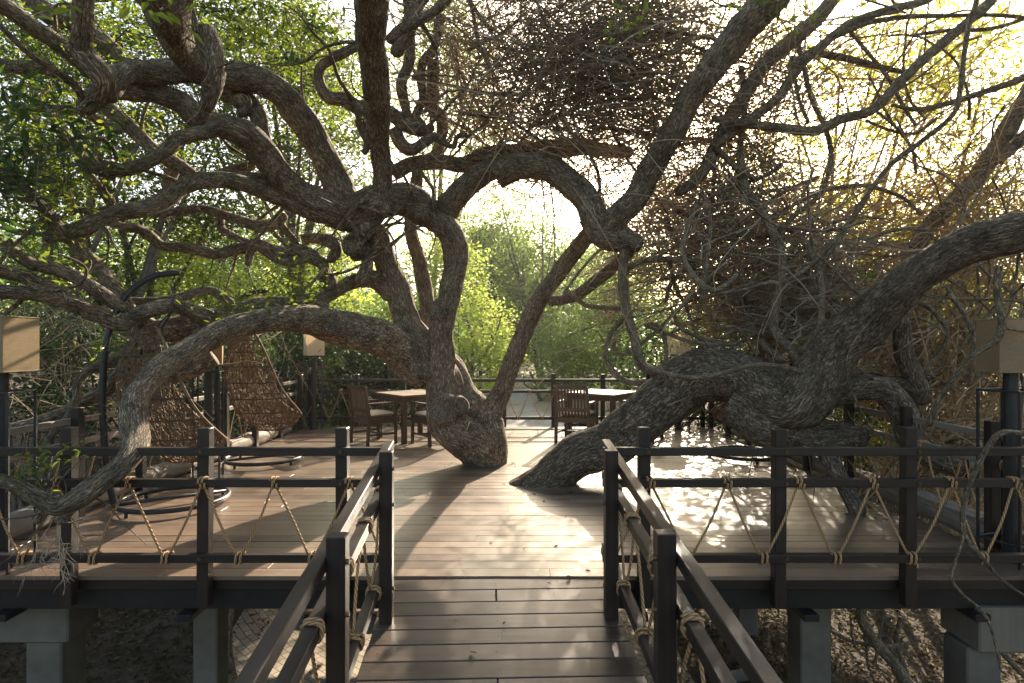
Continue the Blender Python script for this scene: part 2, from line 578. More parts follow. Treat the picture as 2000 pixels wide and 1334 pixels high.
def mat_rope():
    m, nt, bs, out = nodes_of("manila_rope")
    a = nt.nodes.new("ShaderNodeAttribute"); a.attribute_name = "bc"
    sep = nt.nodes.new("ShaderNodeSeparateXYZ"); nt.links.new(a.outputs["Vector"], sep.inputs[0])
    ang = math_(nt, 'ARCTAN2', sep.outputs[1], sep.outputs[0])
    tw = math_(nt, 'SINE', math_(nt, 'ADD', math_(nt, 'MULTIPLY', sep.outputs[2], 190), math_(nt, 'MULTIPLY', ang, 3)))
    n = noise(nt, objco(nt), 160, 3, .6)
    f = math_(nt, 'ADD', math_(nt, 'MULTIPLY', tw, .25), math_(nt, 'ADD', math_(nt, 'MULTIPLY', n, .6), .2))
    c = ramp(nt, f, [(.15, (.17, .088, .036)), (.75, (.56, .345, .17))])
    nt.links.new(c, bs.inputs["Base Color"])
    bs.inputs["Roughness"].default_value = .9
    bump(nt, bs, f, .8, .006)
    return m


M['rope'] = mat_rope()


def mat_burlap(name, lo_c, hi_c):
    m, nt, bs, out = nodes_of(name)
    co = objco(nt)
    w1 = nd(nt, "ShaderNodeTexWave", wave_type='BANDS', bands_direction='Z'); w1.inputs["Scale"].default_value = 60; w1.inputs["Distortion"].default_value = 1.5
    w2 = nd(nt, "ShaderNodeTexWave", wave_type='BANDS', bands_direction='DIAGONAL'); w2.inputs["Scale"].default_value = 60; w2.inputs["Distortion"].default_value = 1.5
    nt.links.new(co, w1.inputs[0]); nt.links.new(co, w2.inputs[0])
    n = noise(nt, co, 35, 5, .6, (1, 1, 6))
    f = math_(nt, 'ADD', math_(nt, 'MULTIPLY', math_(nt, 'ADD', w1.outputs["Fac"], w2.outputs["Fac"]), .2), math_(nt, 'MULTIPLY', n, .6))
    c = ramp(nt, f, [(.3, lo_c), (.8, hi_c)])
    nt.links.new(c, bs.inputs["Base Color"])
    bs.inputs["Roughness"].default_value = .95
    bs.inputs["Specular IOR Level"].default_value = .1
    tr = nt.nodes.new("ShaderNodeBsdfTranslucent"); nt.links.new(c, tr.inputs[0])
    mx = nt.nodes.new("ShaderNodeMixShader"); mx.inputs[0].default_value = .4
    nt.links.new(bs.outputs[0], mx.inputs[1]); nt.links.new(tr.outputs[0], mx.inputs[2])
    nt.links.new(mx.outputs[0], out.inputs[0])
    bump(nt, bs, f, .4, .003)
    return m


M['burlap'] = mat_burlap("burlap_shade", (.33, .235, .135), (.56, .435, .285))
M['backlit_shade'] = mat_burlap("backlit_cloth_shade", (.72, .62, .46), (.90, .82, .66))  # same lamp cloth made paler: backlight is put into its colour


def mat_ground():
    m, nt, bs, out = nodes_of("forest_floor")
    co = objco(nt)
    n1 = noise(nt, co, .6, 5, .6)
    n2 = noise(nt, co, 9, 6, .7)
    f = math_(nt, 'ADD', math_(nt, 'MULTIPLY', n1, .5), math_(nt, 'MULTIPLY', n2, .5))
    c = ramp(nt, f, [(.3, (.032, .022, .014)), (.5, (.075, .052, .034)), (.72, (.16, .12, .08))])
    nt.links.new(c, bs.inputs["Base Color"])
    bs.inputs["Roughness"].default_value = .95
    bump(nt, bs, n2, .6, .05)
    return m


def mat_sand():
    m, nt, bs, out = nodes_of("pale_sand")
    co = objco(nt)
    n1 = noise(nt, co, .9, 5, .6); n2 = noise(nt, co, 14, 5, .7)
    f = math_(nt, 'ADD', math_(nt, 'MULTIPLY', n1, .5), math_(nt, 'MULTIPLY', n2, .5))
    c = ramp(nt, f, [(.3, (.22, .17, .11)), (.7, (.42, .34, .24))])
    nt.links.new(c, bs.inputs["Base Color"])
    bs.inputs["Roughness"].default_value = .95
    bump(nt, bs, n2, .4, .03)
    return m


def mat_paving():
    m, nt, bs, out = nodes_of("brick_paving")
    co = objco(nt)
    mp = nd(nt, "ShaderNodeMapping"); mp.inputs["Rotation"].default_value = (0, 0, math.radians(38))
    nt.links.new(co, mp.inputs[0])
    br = nt.nodes.new("ShaderNodeTexBrick")
    br.inputs["Scale"].default_value = 1.0
    br.inputs["Brick Width"].default_value = .21; br.inputs["Row Height"].default_value = .105
    br.inputs["Mortar Size"].default_value = .006; br.inputs["Mortar Smooth"].default_value = .3
    br.inputs["Color1"].default_value = (.40, .33, .24, 1); br.inputs["Color2"].default_value = (.30, .245, .18, 1)
    br.inputs["Mortar"].default_value = (.07, .055, .04, 1)
    nt.links.new(mp.outputs[0], br.inputs[0])
    n = noise(nt, co, 12, 5, .65)
    c = mixc(nt, .45, br.outputs["Color"], ramp(nt, n, [(.3, (.5, .5, .5)), (.7, (1.2, 1.15, 1.05))]), 'MULTIPLY')
    nt.links.new(c, bs.inputs["Base Color"])
    bs.inputs["Roughness"].default_value = .8
    bump(nt, bs, math_(nt, 'ADD', math_(nt, 'MULTIPLY', br.outputs["Fac"], -1), math_(nt, 'MULTIPLY', n, .3)), .5, .01)
    return m


M['ground'] = mat_ground(); M['sand'] = mat_sand(); M['paving'] = mat_paving()
M['path'] = mat_plain("grey_path", (.33, .31, .28), .8, .3, .2, 5, .2)
# ------------------------------------------------------------------ ground, paving, path
def smooth(a, b, x):
    t = np.clip((x - a) / (b - a), 0, 1)
    return t * t * (3 - 2 * t)


LOW = -2.40


def ground_z(x, y):
    x = np.asarray(x, float); y = np.asarray(y, float)
    rise = smooth(9.9, 13.6, y) * 2.05
    hill = smooth(40, 110, y) * 7.0
    p = np.stack([x * .55, y * .55, np.zeros_like(x)], -1)
    p2 = p * 3.3
    flat = smooth(3.0, 4.4, np.abs(x + .8))
    bumps = (vnoise(p) * .16 + vnoise(p2) * .06) * np.where((y > 4) & (y < 10.5), flat, 1)
    side = smooth(6, 12, np.abs(x)) * .5
    mound = .55 * np.exp(-(((x + 4.3) / .8) ** 2 + ((y - 8.8) / .9) ** 2))
    return LOW + rise + hill + bumps + side + mound


def grid(name, xs, ys, zf, mat, kind='structure', smoothf=True):
    X, Y = np.meshgrid(xs, ys)
    Z = zf(X, Y)
    v = np.stack([X, Y, Z], -1).reshape(-1, 3)
    nx, ny = len(xs), len(ys)
    i = np.arange(ny - 1)[:, None]; j = np.arange(nx - 1)[None]
    q = np.stack([i * nx + j, i * nx + j + 1, (i + 1) * nx + j + 1, (i + 1) * nx + j], -1).reshape(-1, 4)
    o = link_mesh(name, v, [q], mat, None, smoothf)
    o["kind"] = kind
    return o


xs = np.unique(np.concatenate([np.linspace(-160, -14, 26), np.linspace(-14, 14, 113), np.linspace(14, 160, 26)]))
ys = np.unique(np.concatenate([np.linspace(-30, 3, 12), np.linspace(3, 22, 96), np.linspace(22, 60, 40), np.linspace(60, 320, 30)]))
grid("ground", xs, ys, ground_z, M['ground'])
grid("paving", np.linspace(-3.75, 2.15, 48), np.linspace(2.2, 10.6, 54), lambda x, y: ground_z(x, y) + .03 + 0 * x, M['paving'])


def strip(name, cl, w, mat, dz):
    q = catmull(np.array(cl, float), .4)
    d = np.gradient(q[:, :2], axis=0); d /= np.linalg.norm(d, axis=1)[:, None]
    nrm = np.stack([d[:, 1], -d[:, 0]], 1)
    ts = np.linspace(-1, 1, 9)
    v = []
    for t in ts:
        e = q[:, :2] + nrm * (q[:, 2:3] * t)
        v.append(np.column_stack([e, ground_z(e[:, 0], e[:, 1]) + dz]))
    v = np.stack(v, 1).reshape(-1, 3)
    n, k = len(q), len(ts)
    i = np.arange(n - 1)[:, None]; j = np.arange(k - 1)[None]
    f = np.stack([i * k + j, i * k + j + 1, (i + 1) * k + j + 1, (i + 1) * k + j], -1).reshape(-1, 4)
    o = link_mesh(name, v, [f], mat, None, True); o["kind"] = "structure"


strip("sand_clearing", [(1.0, 14.2, 2.6, 0), (1.5, 18, 4.2, 0), (1.6, 24, 4.5, 0), (1.4, 32, 3.5, 0), (1.5, 48, 2.4, 0)], 1, M['sand'], .05)
strip("path", [(-.2, 12.2, .8, 0), (.4, 13.6, .9, 0), (.3, 15.2, .9, 0), (-.3, 17.0, .9, 0), (.2, 20, .9, 0), (1.2, 25, 1.0, 0)], 1, M['path'], .09)

# ------------------------------------------------------------------ deck
DL = lambda y: -4.10 + (y - 4.2) * .022
DR = lambda y: 3.72
deck = thing("timber_deck", "wide dark timber deck of crosswise boards around the tree trunks", "deck", (0, 4.2, 0))


def at_parent(o, par):
    """geometry written in world space, kept in place under a parent standing at par.location"""
    o.parent = par
    o.matrix_parent_inverse = Matrix.Translation(par.location).inverted() if not any(par.rotation_euler) else (Matrix.Translation(par.location) @ par.rotation_euler.to_matrix().to_4x4()).inverted()
    return o


R = random.Random(3)
mb = MB()
y = 4.20; row = 0
while y < 11.55:
    w = .141
    x = DL(y) - .02; xe = DR(y) + .05
    cuts = [x]
    k = x + R.uniform(1.2, 3.0)
    while k < xe - .8:
        cuts.append(k); k += R.uniform(2.0, 3.4)
    cuts.append(xe)
    for a, b in zip(cuts[:-1], cuts[1:]):
        L = b - a - .0015
        tilt = R.gauss(0, .0013); yaw = R.gauss(0, .0005)
        rot = np.array([[math.cos(yaw), -math.sin(yaw), 0], [math.sin(yaw), math.cos(yaw), 0], [0, 0, 1]]) @ np.array([[1, 0, 0], [0, math.cos(tilt), -math.sin(tilt)], [0, math.sin(tilt), math.cos(tilt)]])
        mb.box(((a + b) / 2, y + w / 2, -.0145 + R.gauss(0, .0010)), (L, w, .028), rot, .0006)
    y += w + .0062; row += 1
at_parent(mb.build("decking", M['deck']), deck)
mb = MB()
for sx in (-1, 1):   # screw heads along the boards
    pass
# fascia, beams under the deck
for a, b in ((-4.16, -.86), (.66, 3.80)):
    mb = MB(); mb.box(((a + b) / 2, 4.235, -.066), (b - a, .035, .075), None, .004)
    at_parent(mb.build("fascia", M['rail']), deck)


def deck_beam(name, c, size):
    mb = MB(); mb.box(c, size, None, .005)
    at_parent(mb.build(name, M['beam']), deck)


deck_beam("beam", (-2.5, 4.33, -.185), (3.6, .12, .155)); deck_beam("beam", (2.25, 4.33, -.185), (3.3, .12, .155)); deck_beam("beam", (-.1, 4.24, -.11), (1.5, .05, .14))
for yy in (6.3, 8.6, 10.9):
    deck_beam("beam", (-.15, yy, -.20), (7.8, .14, .20))
for k in range(14):
    deck_beam("joist", (-3.95 + k * .58, 7.95, -.066), (.06, 7.0, .07))
for a in (-3.6, -2.3, -1.2, .9, 2.1, 3.3):
    deck_beam("bearer", (a, 4.28, -.29), (.11, .20, .05))
# ------------------------------------------------------------------ ramp
RO = np.array([-.095, 4.194, -.010])
RD = np.array([.035, -1.0, -.115]); RD /= np.linalg.norm(RD)
RS = np.array([1.0, .035, 0]); RS /= np.linalg.norm(RS)
RU = np.cross(RS, -RD); RU /= np.linalg.norm(RU)
if RU[2] < 0: RU = -RU


def RP(s, t, h=0.0):
    return RO + RD * s + RS * t + np.array([0, 0, h])


ramp_t = thing("timber_ramp", "sloping walkway of reddish boards coloured darker as in shade leading down from the deck to the camera", "ramp", (0, 3.0, -.2))
mb = MB()
s = .006; row = 0
rot = np.stack([RS, -RD, RU], 1)
while s < 6.0:
    w = .142
    cuts = [-.765, .765] if row % 3 != 1 else [-.765, R.choice((-.04, -.02, .01)), .765]
    for a, b in zip(cuts[:-1], cuts[1:]):
        t = R.gauss(0, .0015)
        rt = rot @ np.array([[1, 0, 0], [0, math.cos(t), -math.sin(t)], [0, math.sin(t), math.cos(t)]])
        e = R.uniform(-.006, .006)
        mb.box(RP(s + w / 2, (a + b) / 2 + e, 0) - RU * .0145, (b - a - .003, w, .028), rt, .004)
    s += w + .0065; row += 1
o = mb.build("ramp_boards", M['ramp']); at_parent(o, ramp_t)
for t in (-.72, 0, .72):
    mb = MB(); mb.beam(RP(.02, t) - RU * .10, RP(6.0, t) - RU * .10, .06, .14, RU)
    at_parent(mb.build("stringer", M['beam']), ramp_t)
mb = MB()
for s in np.arange(.08, 6.0, .1485 * 1):
    for t in (-.70, -.02, .70):
        c = RP(s, t + R.uniform(-.012, .012)) + RU * .0008
        th = np.linspace(0, 2 * np.pi, 8, endpoint=False)
        vs = c + .0055 * (np.cos(th)[:, None] * RS + np.sin(th)[:, None] * RD)
        mb.add(vs, [list(range(8))])
o = at_parent(mb.build("screw_heads", M['metal']), ramp_t); o["kind"] = "stuff"


# ------------------------------------------------------------------ railings with rope
def wrap_loop(mb, c, d, w, h, side, r=.009, turns=2.0, lean=0.0):
    """rope turned round a rail: c centre, d direction along the rail, w along side, h vertical"""
    d = np.asarray(d, float) / np.linalg.norm(d)
    side = np.asarray(side, float); side = side - d * np.dot(side, d); side /= np.linalg.norm(side)
    up = np.cross(d, side); up /= np.linalg.norm(up)
    if up[2] < 0: up = -up
    n = int(20 * turns)
    pts = []
    for k in range(n + 1):
        a = 2 * math.pi * k / 20 + lean
        ca, sa = math.cos(a), math.sin(a)
        q = 4.0
        rad = (abs(ca) ** q + abs(sa) ** q) ** (-1 / q)
        pts.append(np.asarray(c) + side * (ca * rad * (w / 2 + r * .9)) + up * (sa * rad * (h / 2 + r * .9)) + d * ((k / n - .5) * r * 2.3 * turns))
    mb.tube(pts, r, 7)


def railing(name, label, A, B, posts, off, heights, ptop, pbot, mats, zig, rail_ext=(0, 0), pw=.08, rw=.055, rh=.055, rope_r=.0085, bolts=False, slope=None, zoff=None, phase=0, post_off=None):
    """A, B: ends of the base line (level of the boards). posts: distances along AB. off: offset of the rails sideways from the posts."""
    A = np.asarray(A, float); B = np.asarray(B, float)
    d = B - A; L = np.linalg.norm(d); d /= L
    hd = d.copy(); hd[2] = 0; hd /= np.linalg.norm(hd)
    side = np.cross(hd, [0, 0, 1.0])
    root = thing(name, label, "railing", tuple(A), 0, "rope railings round the deck and ramp")
    yaw = math.atan2(hd[1], hd[0])
    Rz = np.array([[math.cos(yaw), -math.sin(yaw), 0], [math.sin(yaw), math.cos(yaw), 0], [0, 0, 1]])
    for s in posts:
        b = A + d * s
        m = MB()
        j = R.uniform(-.006, .006)
        m.box((0, 0, (ptop + pbot) / 2 + j), (pw, pw, ptop - pbot), None, .005)
        o = m.build("post", mats[1])
        o.parent = root
        o.location = tuple(b - A); o.rotation_euler = (R.gauss(0, .004), R.gauss(0, .004), yaw)
        if bolts:
            for h in heights:
                m = MB()
                c0 = np.array([0.012, 0, h])
                sg = 1 if off > 0 else -1
                n = np.array([0, -1.0, 0]) * sg
                m.tube([c0 + n * (abs(off) + rw / 2 - .004), c0 + n * (abs(off) + rw / 2 + .007)], .012, 8)
                m.tube([c0 + n * (abs(off) + rw / 2 + .007), c0 + n * (abs(off) + rw / 2 + .016)], .006, 8)
                m.build("bolt", M['bolt'], o)
                m = MB()
                m.tube([c0 - n * (pw / 2 - .002), c0 - n * (pw / 2 + .012)], .012, 8)
                m.build("bolt", M['bolt'], o)
    for nm, h in zip(("top_rail", "middle_rail", "bottom_rail"), heights):
        m = MB()
        p0 = side * off + np.array([0, 0, h]) - d * rail_ext[0]
        p1 = d * L + side * off + np.array([0, 0, h]) + d * rail_ext[1]
        # lengths butted together at a few posts
        m.beam(p0, p1, rw, rh)
        m.build(nm, mats[0], root)
    m = MB()
    hi, lo_ = heights[1], heights[2]
    sg = 1
    zig = [z_ + R.gauss(0, .014) for z_ in zig]
    for k, s in enumerate(zig):
        top = d * s + side * off + np.array([0, 0, hi])
        wrap_loop(m, top - d * .012, d, rw, rh, side, rope_r, 1.0, R.uniform(0, .6))
        wrap_loop(m, top + d * .014, d, rw, rh, side, rope_r, 1.0, R.uniform(0, .6))
        for sgn in (-1, 1):
            if k + sgn < 0:
                s2 = s - (zig[1] - zig[0]) / 2
            elif k + sgn >= len(zig):
                s2 = s + (zig[1] - zig[0]) / 2
            else:
                s2 = (s + zig[k + sgn]) / 2
            low = d * s2 + side * off + np.array([0, 0, lo_])
            a = top + d * (.016 * sgn) - np.array([0, 0, rh / 2]) + side * (rw / 2 * .5 * (1 if off > 0 else -1))
            b = low - d * (.026 * sgn) + np.array([0, 0, rh / 2]) + side * (rw / 2 * .5 * (1 if off > 0 else -1))
            mid = (a + b) / 2 + np.array([R.uniform(-.014, .014), R.uniform(-.012, .012), -R.uniform(0, .012)])
            m.tube(catmull(np.stack([a, mid, b]), .05), rope_r, 7)
            if sgn == 1 or k == 0:
                wrap_loop(m, low + d * .018 * sgn, d, rw, rh, side, rope_r, 1.0, R.uniform(2, 4))
                wrap_loop(m, low - d * .012 * sgn, d, rw, rh, side, rope_r, 1.0, R.uniform(2, 4))
    m.build("rope", M['rope'], root, smooth=True, attr=True)
    return root


DF = 4.15            # line of the front posts
HT = (.900, .685, .172)


def fx(px, D=DF):
    return (px - 1000) * D / F


# front railings, left and right of the ramp
xa = -4.20; xb = fx(760, 4.09)
railing("rope_railing", "dark rope railing along the front edge of the deck left of the ramp", (xa, DF, 0), (xb, DF, 0),
        [fx(p) - xa for p in (-130, 135, 400, 670)], .068, HT, 1.05, -.19, (M['rail'], M['post']),
        [fx(p) - xa for p in (-10, 128, 270, 409, 546, 683)], bolts=True)
xa = fx(1177, 4.09); xb = 3.95
railing("rope_railing", "dark rope railing along the front edge of the deck right of the ramp", (xa, DF, 0), (xb, DF, 0),
        [fx(p) - xa for p in (1257, 1520, 1773, 2035)], .068, HT, 1.05, -.19, (M['rail'], M['post']),
        [fx(p) - xa for p in (1265, 1408, 1546, 1691, 1841, 1966, 2090)], bolts=True)
# ramp railings: the rails lie outside the posts
for t, lab, sg in ((-.695, "dark rope railing on the left side of the sloping ramp", 1), (.695, "dark rope railing on the right side of the sloping ramp", -1)):
    railing("rope_railing", lab, RP(0, t), RP(4.6, t), [.50, 1.68, 2.86, 4.04], -sg * -.066, (.935, .715, .205), 1.045, -.16, (M['rail_y'], M['post']),
            [.30, .80, 1.30, 1.80, 2.30, 2.80, 3.3, 3.8], bolts=True, rail_ext=(.02, .3), rw=.06, rh=.06)
# far railing
ya = 11.58
railing("rope_railing", "thin dark rope railing across the far end of the deck behind the dining tables", (-4.0, ya, 0), (3.8, ya, 0),
        [(p - 1000) * ya / F + 4.0 for p in (606, 697, 788, 893, 985, 1081, 1177, 1266, 1372)], .06, HT, 1.02, -.15, (M['rail'], M['post']),
        list(np.arange(.25, 7.7, .455)), rope_r=.0085)
# side railings, weathered
railing("rope_railing", "sunlit weathered rope railing on the left side of the deck behind the hanging chairs", (DL(4.3) - .02, 4.35, 0), (DL(11.4) - .02, 11.45, 0),
        [.25, 1.28, 2.2, 3.15, 4.05, 4.98, 5.9, 6.85], -.065, HT, 1.03, -.12, (M['grey_rail'], M['post']),
        list(np.arange(.3, 7.0, .47)), rope_r=.0085)
railing("rope_railing", "shaded weathered rope railing on the right side of the deck under the leaning trunk", (DR(4.3) + .06, 4.35, 0), (DR(11.4) + .06, 11.45, 0),
        [.35, 1.38, 2.35, 3.3, 4.25, 5.2, 6.1, 7.0], .065, HT, 1.03, -.12, (M['grey_rail'], M['post']),
        list(np.arange(.3, 7.0, .47)), rope_r=.0085)

# kerb logs lying along the side railings
for sgn, lab in ((-1, "grey weathered log lying along the left edge of the deck"), (1, "grey weathered log lying along the right edge of the deck")):
    m = MB()
    rows = []
    for yy in np.arange(4.4, 11.3, .5):
        xx = (DL(yy) - .12) if sgn < 0 else DR(yy) + .20
        rows.append((xx + R.gauss(0, .008), yy, .10 + R.gauss(0, .006), .115 + R.gauss(0, .006)))
    limb(m, rows, seed=20 + sgn, knob=.05, world=True)
    o = m.build("kerb_log", M['log'], None, True, True)
    tag(o, lab, "log", "kerb logs along the deck sides")


# ------------------------------------------------------------------ concrete piers
def pier(x, y, w, label, cap=None, top=-.28, endmat=None, d=None):
    root = thing("concrete_pier", label, "pier", (x, y, LOW - .1), 0, "concrete piers under the deck")
    m = MB()
    ct = (cap[2] if cap else top)
    m.box((0, 0, (ct - LOW + .1) / 2), (w, d or w, ct - LOW + .1), None, .012)
    m.build("column", M['concrete'], root)
    if cap:
        cx, cw, cz0, cz1, cd = cap[0], cap[1], cap[2], cap[3], cap[4]
        m = MB(); m.box((cx, 0, (cz0 + cz1) / 2 - LOW + .1), (cw, cd, cz1 - cz0), None, .012)
        m.build("beam_end", endmat or M['concrete'], root)
    return root


pier(-3.52, 4.62, .27, "grey concrete pier with a wide cap at the front left corner of the deck", (-.18, .78, -.60, -.275, .34))
pier(-2.52, 5.0, .20, "slim concrete pier behind the second front post left of the ramp")
pier(2.36, 4.75, .24, "plain concrete pier behind the second front post right of the ramp")
pier(3.40, 4.42, .25, "concrete pier at the right corner with a board marked beam end on top", (.14, .47, -.555, -.235, .40), endmat=M['concrete_end'])
pier(-3.62, 9.0, .26, "sunlit ochre concrete pier far under the left side of the deck")
pier(3.2, 8.2, .26, "far concrete pier in shade under the right side of the deck")

# planter box and low step on the ground under the deck
root = thing("planter_box", "small open box of weathered planks on the ground under the right of the deck", "planter", (2.75, 6.75, LOW))
m = MB()
for c, s_ in (((0, -.28, .09), (.62, .05, .2)), ((0, .28, .09), (.62, .05, .2)), ((-.30, 0, .09), (.05, .5, .2)), ((.30, 0, .09), (.05, .5, .2))):
    m.box(c, s_, None, .006)
m.build("side_planks", M['log'], root)
m = MB(); m.box((0, 0, .04), (.54, .50, .06)); m.build("soil", M['ground'], root)
root.rotation_euler = (0, 0, .25)
root = thing("timber_step", "low step of brown planks on the paving under the left of the deck", "step", (-2.35, 8.9, LOW + .05))
m = MB()
for k in range(4):
    m.box((0, -.3 + k * .17, .13), (1.5, .16, .04), None, .006)
m.build("tread", M['teak_top'], root)
m = MB()
for k in (-.6, .6): m.box((k, 0, .05), (.08, .6, .12))
m.build("bearer", M['beam'], root)
# ------------------------------------------------------------------ lamps
def lamp(x, y, label, rz, ht=1.42, shade_rz=0.0, cloth="burlap"):
    root = thing("lamp_post", label, "lamp", (x, y, 0), rz, "square shaded lamp posts round the deck")
    m = MB()
    m.tube([(0, 0, 0), (0, 0, .06)], .075, 16); m.tube([(0, 0, .06), (0, 0, ht + .02)], .048, 16)
    m.build("pole", M['metal'], root, smooth=False)
    m = MB()
    for k in range(4):
        a = math.pi / 2 * k + math.pi / 4
        q = (math.cos(a) * .20, math.sin(a) * .20)
        a2 = a + math.pi / 2
        q2 = (math.cos(a2) * .20, math.sin(a2) * .20)
        m.box((q[0], q[1], .645), (.018, .018, 1.29), None, .002)
        m.beam((q[0], q[1], 1.282), (q2[0], q2[1], 1.282), .016, .016)
        m.beam((q[0], q[1], .16), (q2[0], q2[1], .16), .014, .014)
    m.build("guard_frame", M['metal'], root)
    # cloth shade, open underneath, on a thin wire frame
    w, h, t = .155, .40, .004
    sh = MB()
    z = ht + h / 2
    for c, s_ in (((0, -w, z), (2 * w, t, h)), ((0, w, z), (2 * w, t, h)), ((-w, 0, z), (t, 2 * w - t, h)), ((w, 0, z), (t, 2 * w - t, h))):
        sh.box(c, s_, None, .0015)
    o = sh.build("lamp_shade", M[cloth], root)
    o.rotation_euler = (0, 0, shade_rz)
    for zz in (ht + .004, ht + h - .004):
        m = MB()
        ring = [(-w, -w, zz), (w, -w, zz), (w, w, zz), (-w, w, zz)]
        for a, b in zip(ring, ring[1:] + ring[:1]): m.tube([a, b], .006, 6)
        m.build("shade_hem", M[cloth], o)
    m = MB()
    m.tube([(0, 0, ht), (0, 0, ht + .16)], .018, 8)
    bm_pts = [(0, 0, ht + .16 + .01 * k) for k in range(10)]
    m.tube(bm_pts, [.014, .022, .029, .033, .034, .032, .028, .02, .012, .004], 10)
    m.build("bulb", M['cushion'], root, smooth=True)
    return root


lamp(fx(1974, 4.5), 4.50, "tan cloth lamp on a black pole at the right edge of the photo", .35, 1.42, -.55)
lamp(fx(2, 4.35), 4.35, "tan cloth lamp on a black pole at the left edge of the photo", .1, 1.43, -.15)
lamp(fx(407, 7.25), 7.25, "cloth lamp between the two left hanging chairs half hidden by the low limb", .3, 1.36, .1)
lamp(fx(613, 11.25), 11.25, "small cloth lamp in the far left corner of the deck under the limb", .25, 1.39, .3, 'backlit_shade')
lamp(fx(1326, 11.2), 11.2, "cloth lamp coloured as backlit in the far right corner of the deck among the vines", .2, 1.41, .08, 'backlit_shade')

# ------------------------------------------------------------------ dining sets
def dining_chair(x, y, face, label):
    """face: heading the sitter looks along, degrees clockwise from straight ahead"""
    root = thing("dining_chair", label, "chair", (x, y, 0), -math.radians(face), "slatted armchairs at the dining tables")
    w, d = .27, .25
    for sx in (-1, 1):
        m = MB()   # back leg runs up into the back post, leaning
        m.beam((sx * w, -d - .03, 0), (sx * w, -d, .45), .045, .05, (0, 1, 0))
        m.beam((sx * w, -d, .45), (sx * (w - .01), -d - .07, .93), .045, .045, (0, 1, 0))
        m.build("leg", M['teak'], root)
        m = MB(); m.box((sx * w, d - .02, .325), (.045, .045, .65)); m.build("leg", M['teak'], root)
        m = MB(); m.beam((sx * w, -d - .04, .665), (sx * w, d + .03, .665), .06, .028); m.build("armrest", M['teak'], root)
        m = MB(); m.beam((sx * w, -d, .17), (sx * w, d - .02, .17), .025, .035); m.build("stretcher", M['teak'], root)
    m = MB(); m.beam((-w, 0, .17), (w, 0, .17), .03, .03); m.build("stretcher", M['teak'], root)
    m = MB()
    for a, b in (((-w, d - .02, .385), (w, d - .02, .385)), ((-w, -d, .385), (w, -d, .385)), ((-w, -d, .385), (-w, d, .385)), ((w, -d, .385), (w, d, .385))):
        m.beam(a, b, .03, .085)
    m.box((0, 0, .425), (2 * w - .03, 2 * d - .03, .02))
    m.build("seat_frame", M['teak'], root)
    m = MB(); m.beam((-w, -d - .068, .915), (w, -d - .068, .915), .035, .07, (0, .15, 1)); m.build("top_rail", M['teak'], root)
    m = MB(); m.beam((-w, -d - .018, .555), (w, -d - .018, .555), .03, .06, (0, .15, 1)); m.build("lower_rail", M['teak'], root)
    m = MB()
    for k in range(9):
        xx = -w + .055 + k * (2 * w - .11) / 8
        m.beam((xx, -d - .004, .43), (xx, -d - .066, .89), .032, .014, (0, 1, .1))
    m.build("back_slats", M['teak'], root)
    # puffed seat cushion
    bm = bmesh.new()
    bmesh.ops.create_grid(bm, x_segments=14, y_segments=14, size=1)
    vs = np.array([v.co[:] for v in bm.verts]); fs = np.array([[v.index for v in f.verts] for f in bm.faces]); bm.free()
    e = np.maximum(np.abs(vs[:, 0]), np.abs(vs[:, 1]))
    hgt = np.sqrt(np.clip(1 - e ** 6, 0, 1)) * .035 + np.clip(1 - (vs[:, 0] ** 2 + vs[:, 1] ** 2) * .6, 0, 1) * .012
    up = np.column_stack([vs[:, 0] * (w - .03), vs[:, 1] * (d - .02) + .01, .478 + hgt])
    dn = np.column_stack([vs[:, 0] * (w - .03), vs[:, 1] * (d - .02) + .01, .474 - np.sqrt(np.clip(1 - e ** 6, 0, 1)) * .036])
    m = MB(); m.add(up, fs); m.add(dn, fs[:, ::-1])
    m.build("cushion", M['cushion'], root, smooth=True)
    return root


def dining_table(x, y, rz, label, s=.92):
    root = thing("dining_table", label, "table", (x, y, 0), rz, "square dining tables on the deck")
    m = MB()
    n = 7; pw_ = (s - .16) / n
    for k in range(n):
        m.box((-s / 2 + .08 + pw_ * (k + .5), 0, .765), (pw_ - .004, s - .16, .028), None, .003)
    for sg in (-1, 1):
        m.box((0, sg * (s / 2 - .039), .765), (s, .078, .03), None, .003)
        m.box((sg * (s / 2 - .039), 0, .765), (.078, s - .16, .03), None, .003)
    o = m.build("tabletop", M['teak_top'], root)
    h = s / 2 - .05
    for sx in (-1, 1):
        for sy in (-1, 1):
            m = MB(); m.box((sx * h, sy * h, .375), (.075, .075, .75)); m.build("leg", M['teak'], root)
    m = MB()
    for a, b in (((-h, -h), (h, -h)), ((h, -h), (h, h)), ((h, h), (-h, h)), ((-h, h), (-h, -h))):
        m.beam((*a, .705), (*b, .705), .03, .085)
    m.build("apron", M['teak'], root)
    return root


dining_table(-1.70, 10.22, math.radians(41), "square brown dining table with a sunlit top left of the forked trunk")
dining_table(1.56, 10.36, math.radians(54), "square dining table with a dark shiny top on the right of the forked trunk")
dining_chair(-2.24, 9.74, 47, "brown slatted armchair on the left of the sunlit table seen from behind")
dining_chair(-1.26, 9.70, -41, "armchair with a cream cushion partly hidden by the forked trunk")
dining_chair(1.07, 9.82, 24, "brown slatted armchair seen squarely from behind beside the leaning trunk")
dining_chair(2.16, 10.0, -60, "armchair at the right table half hidden behind the leaning trunk")


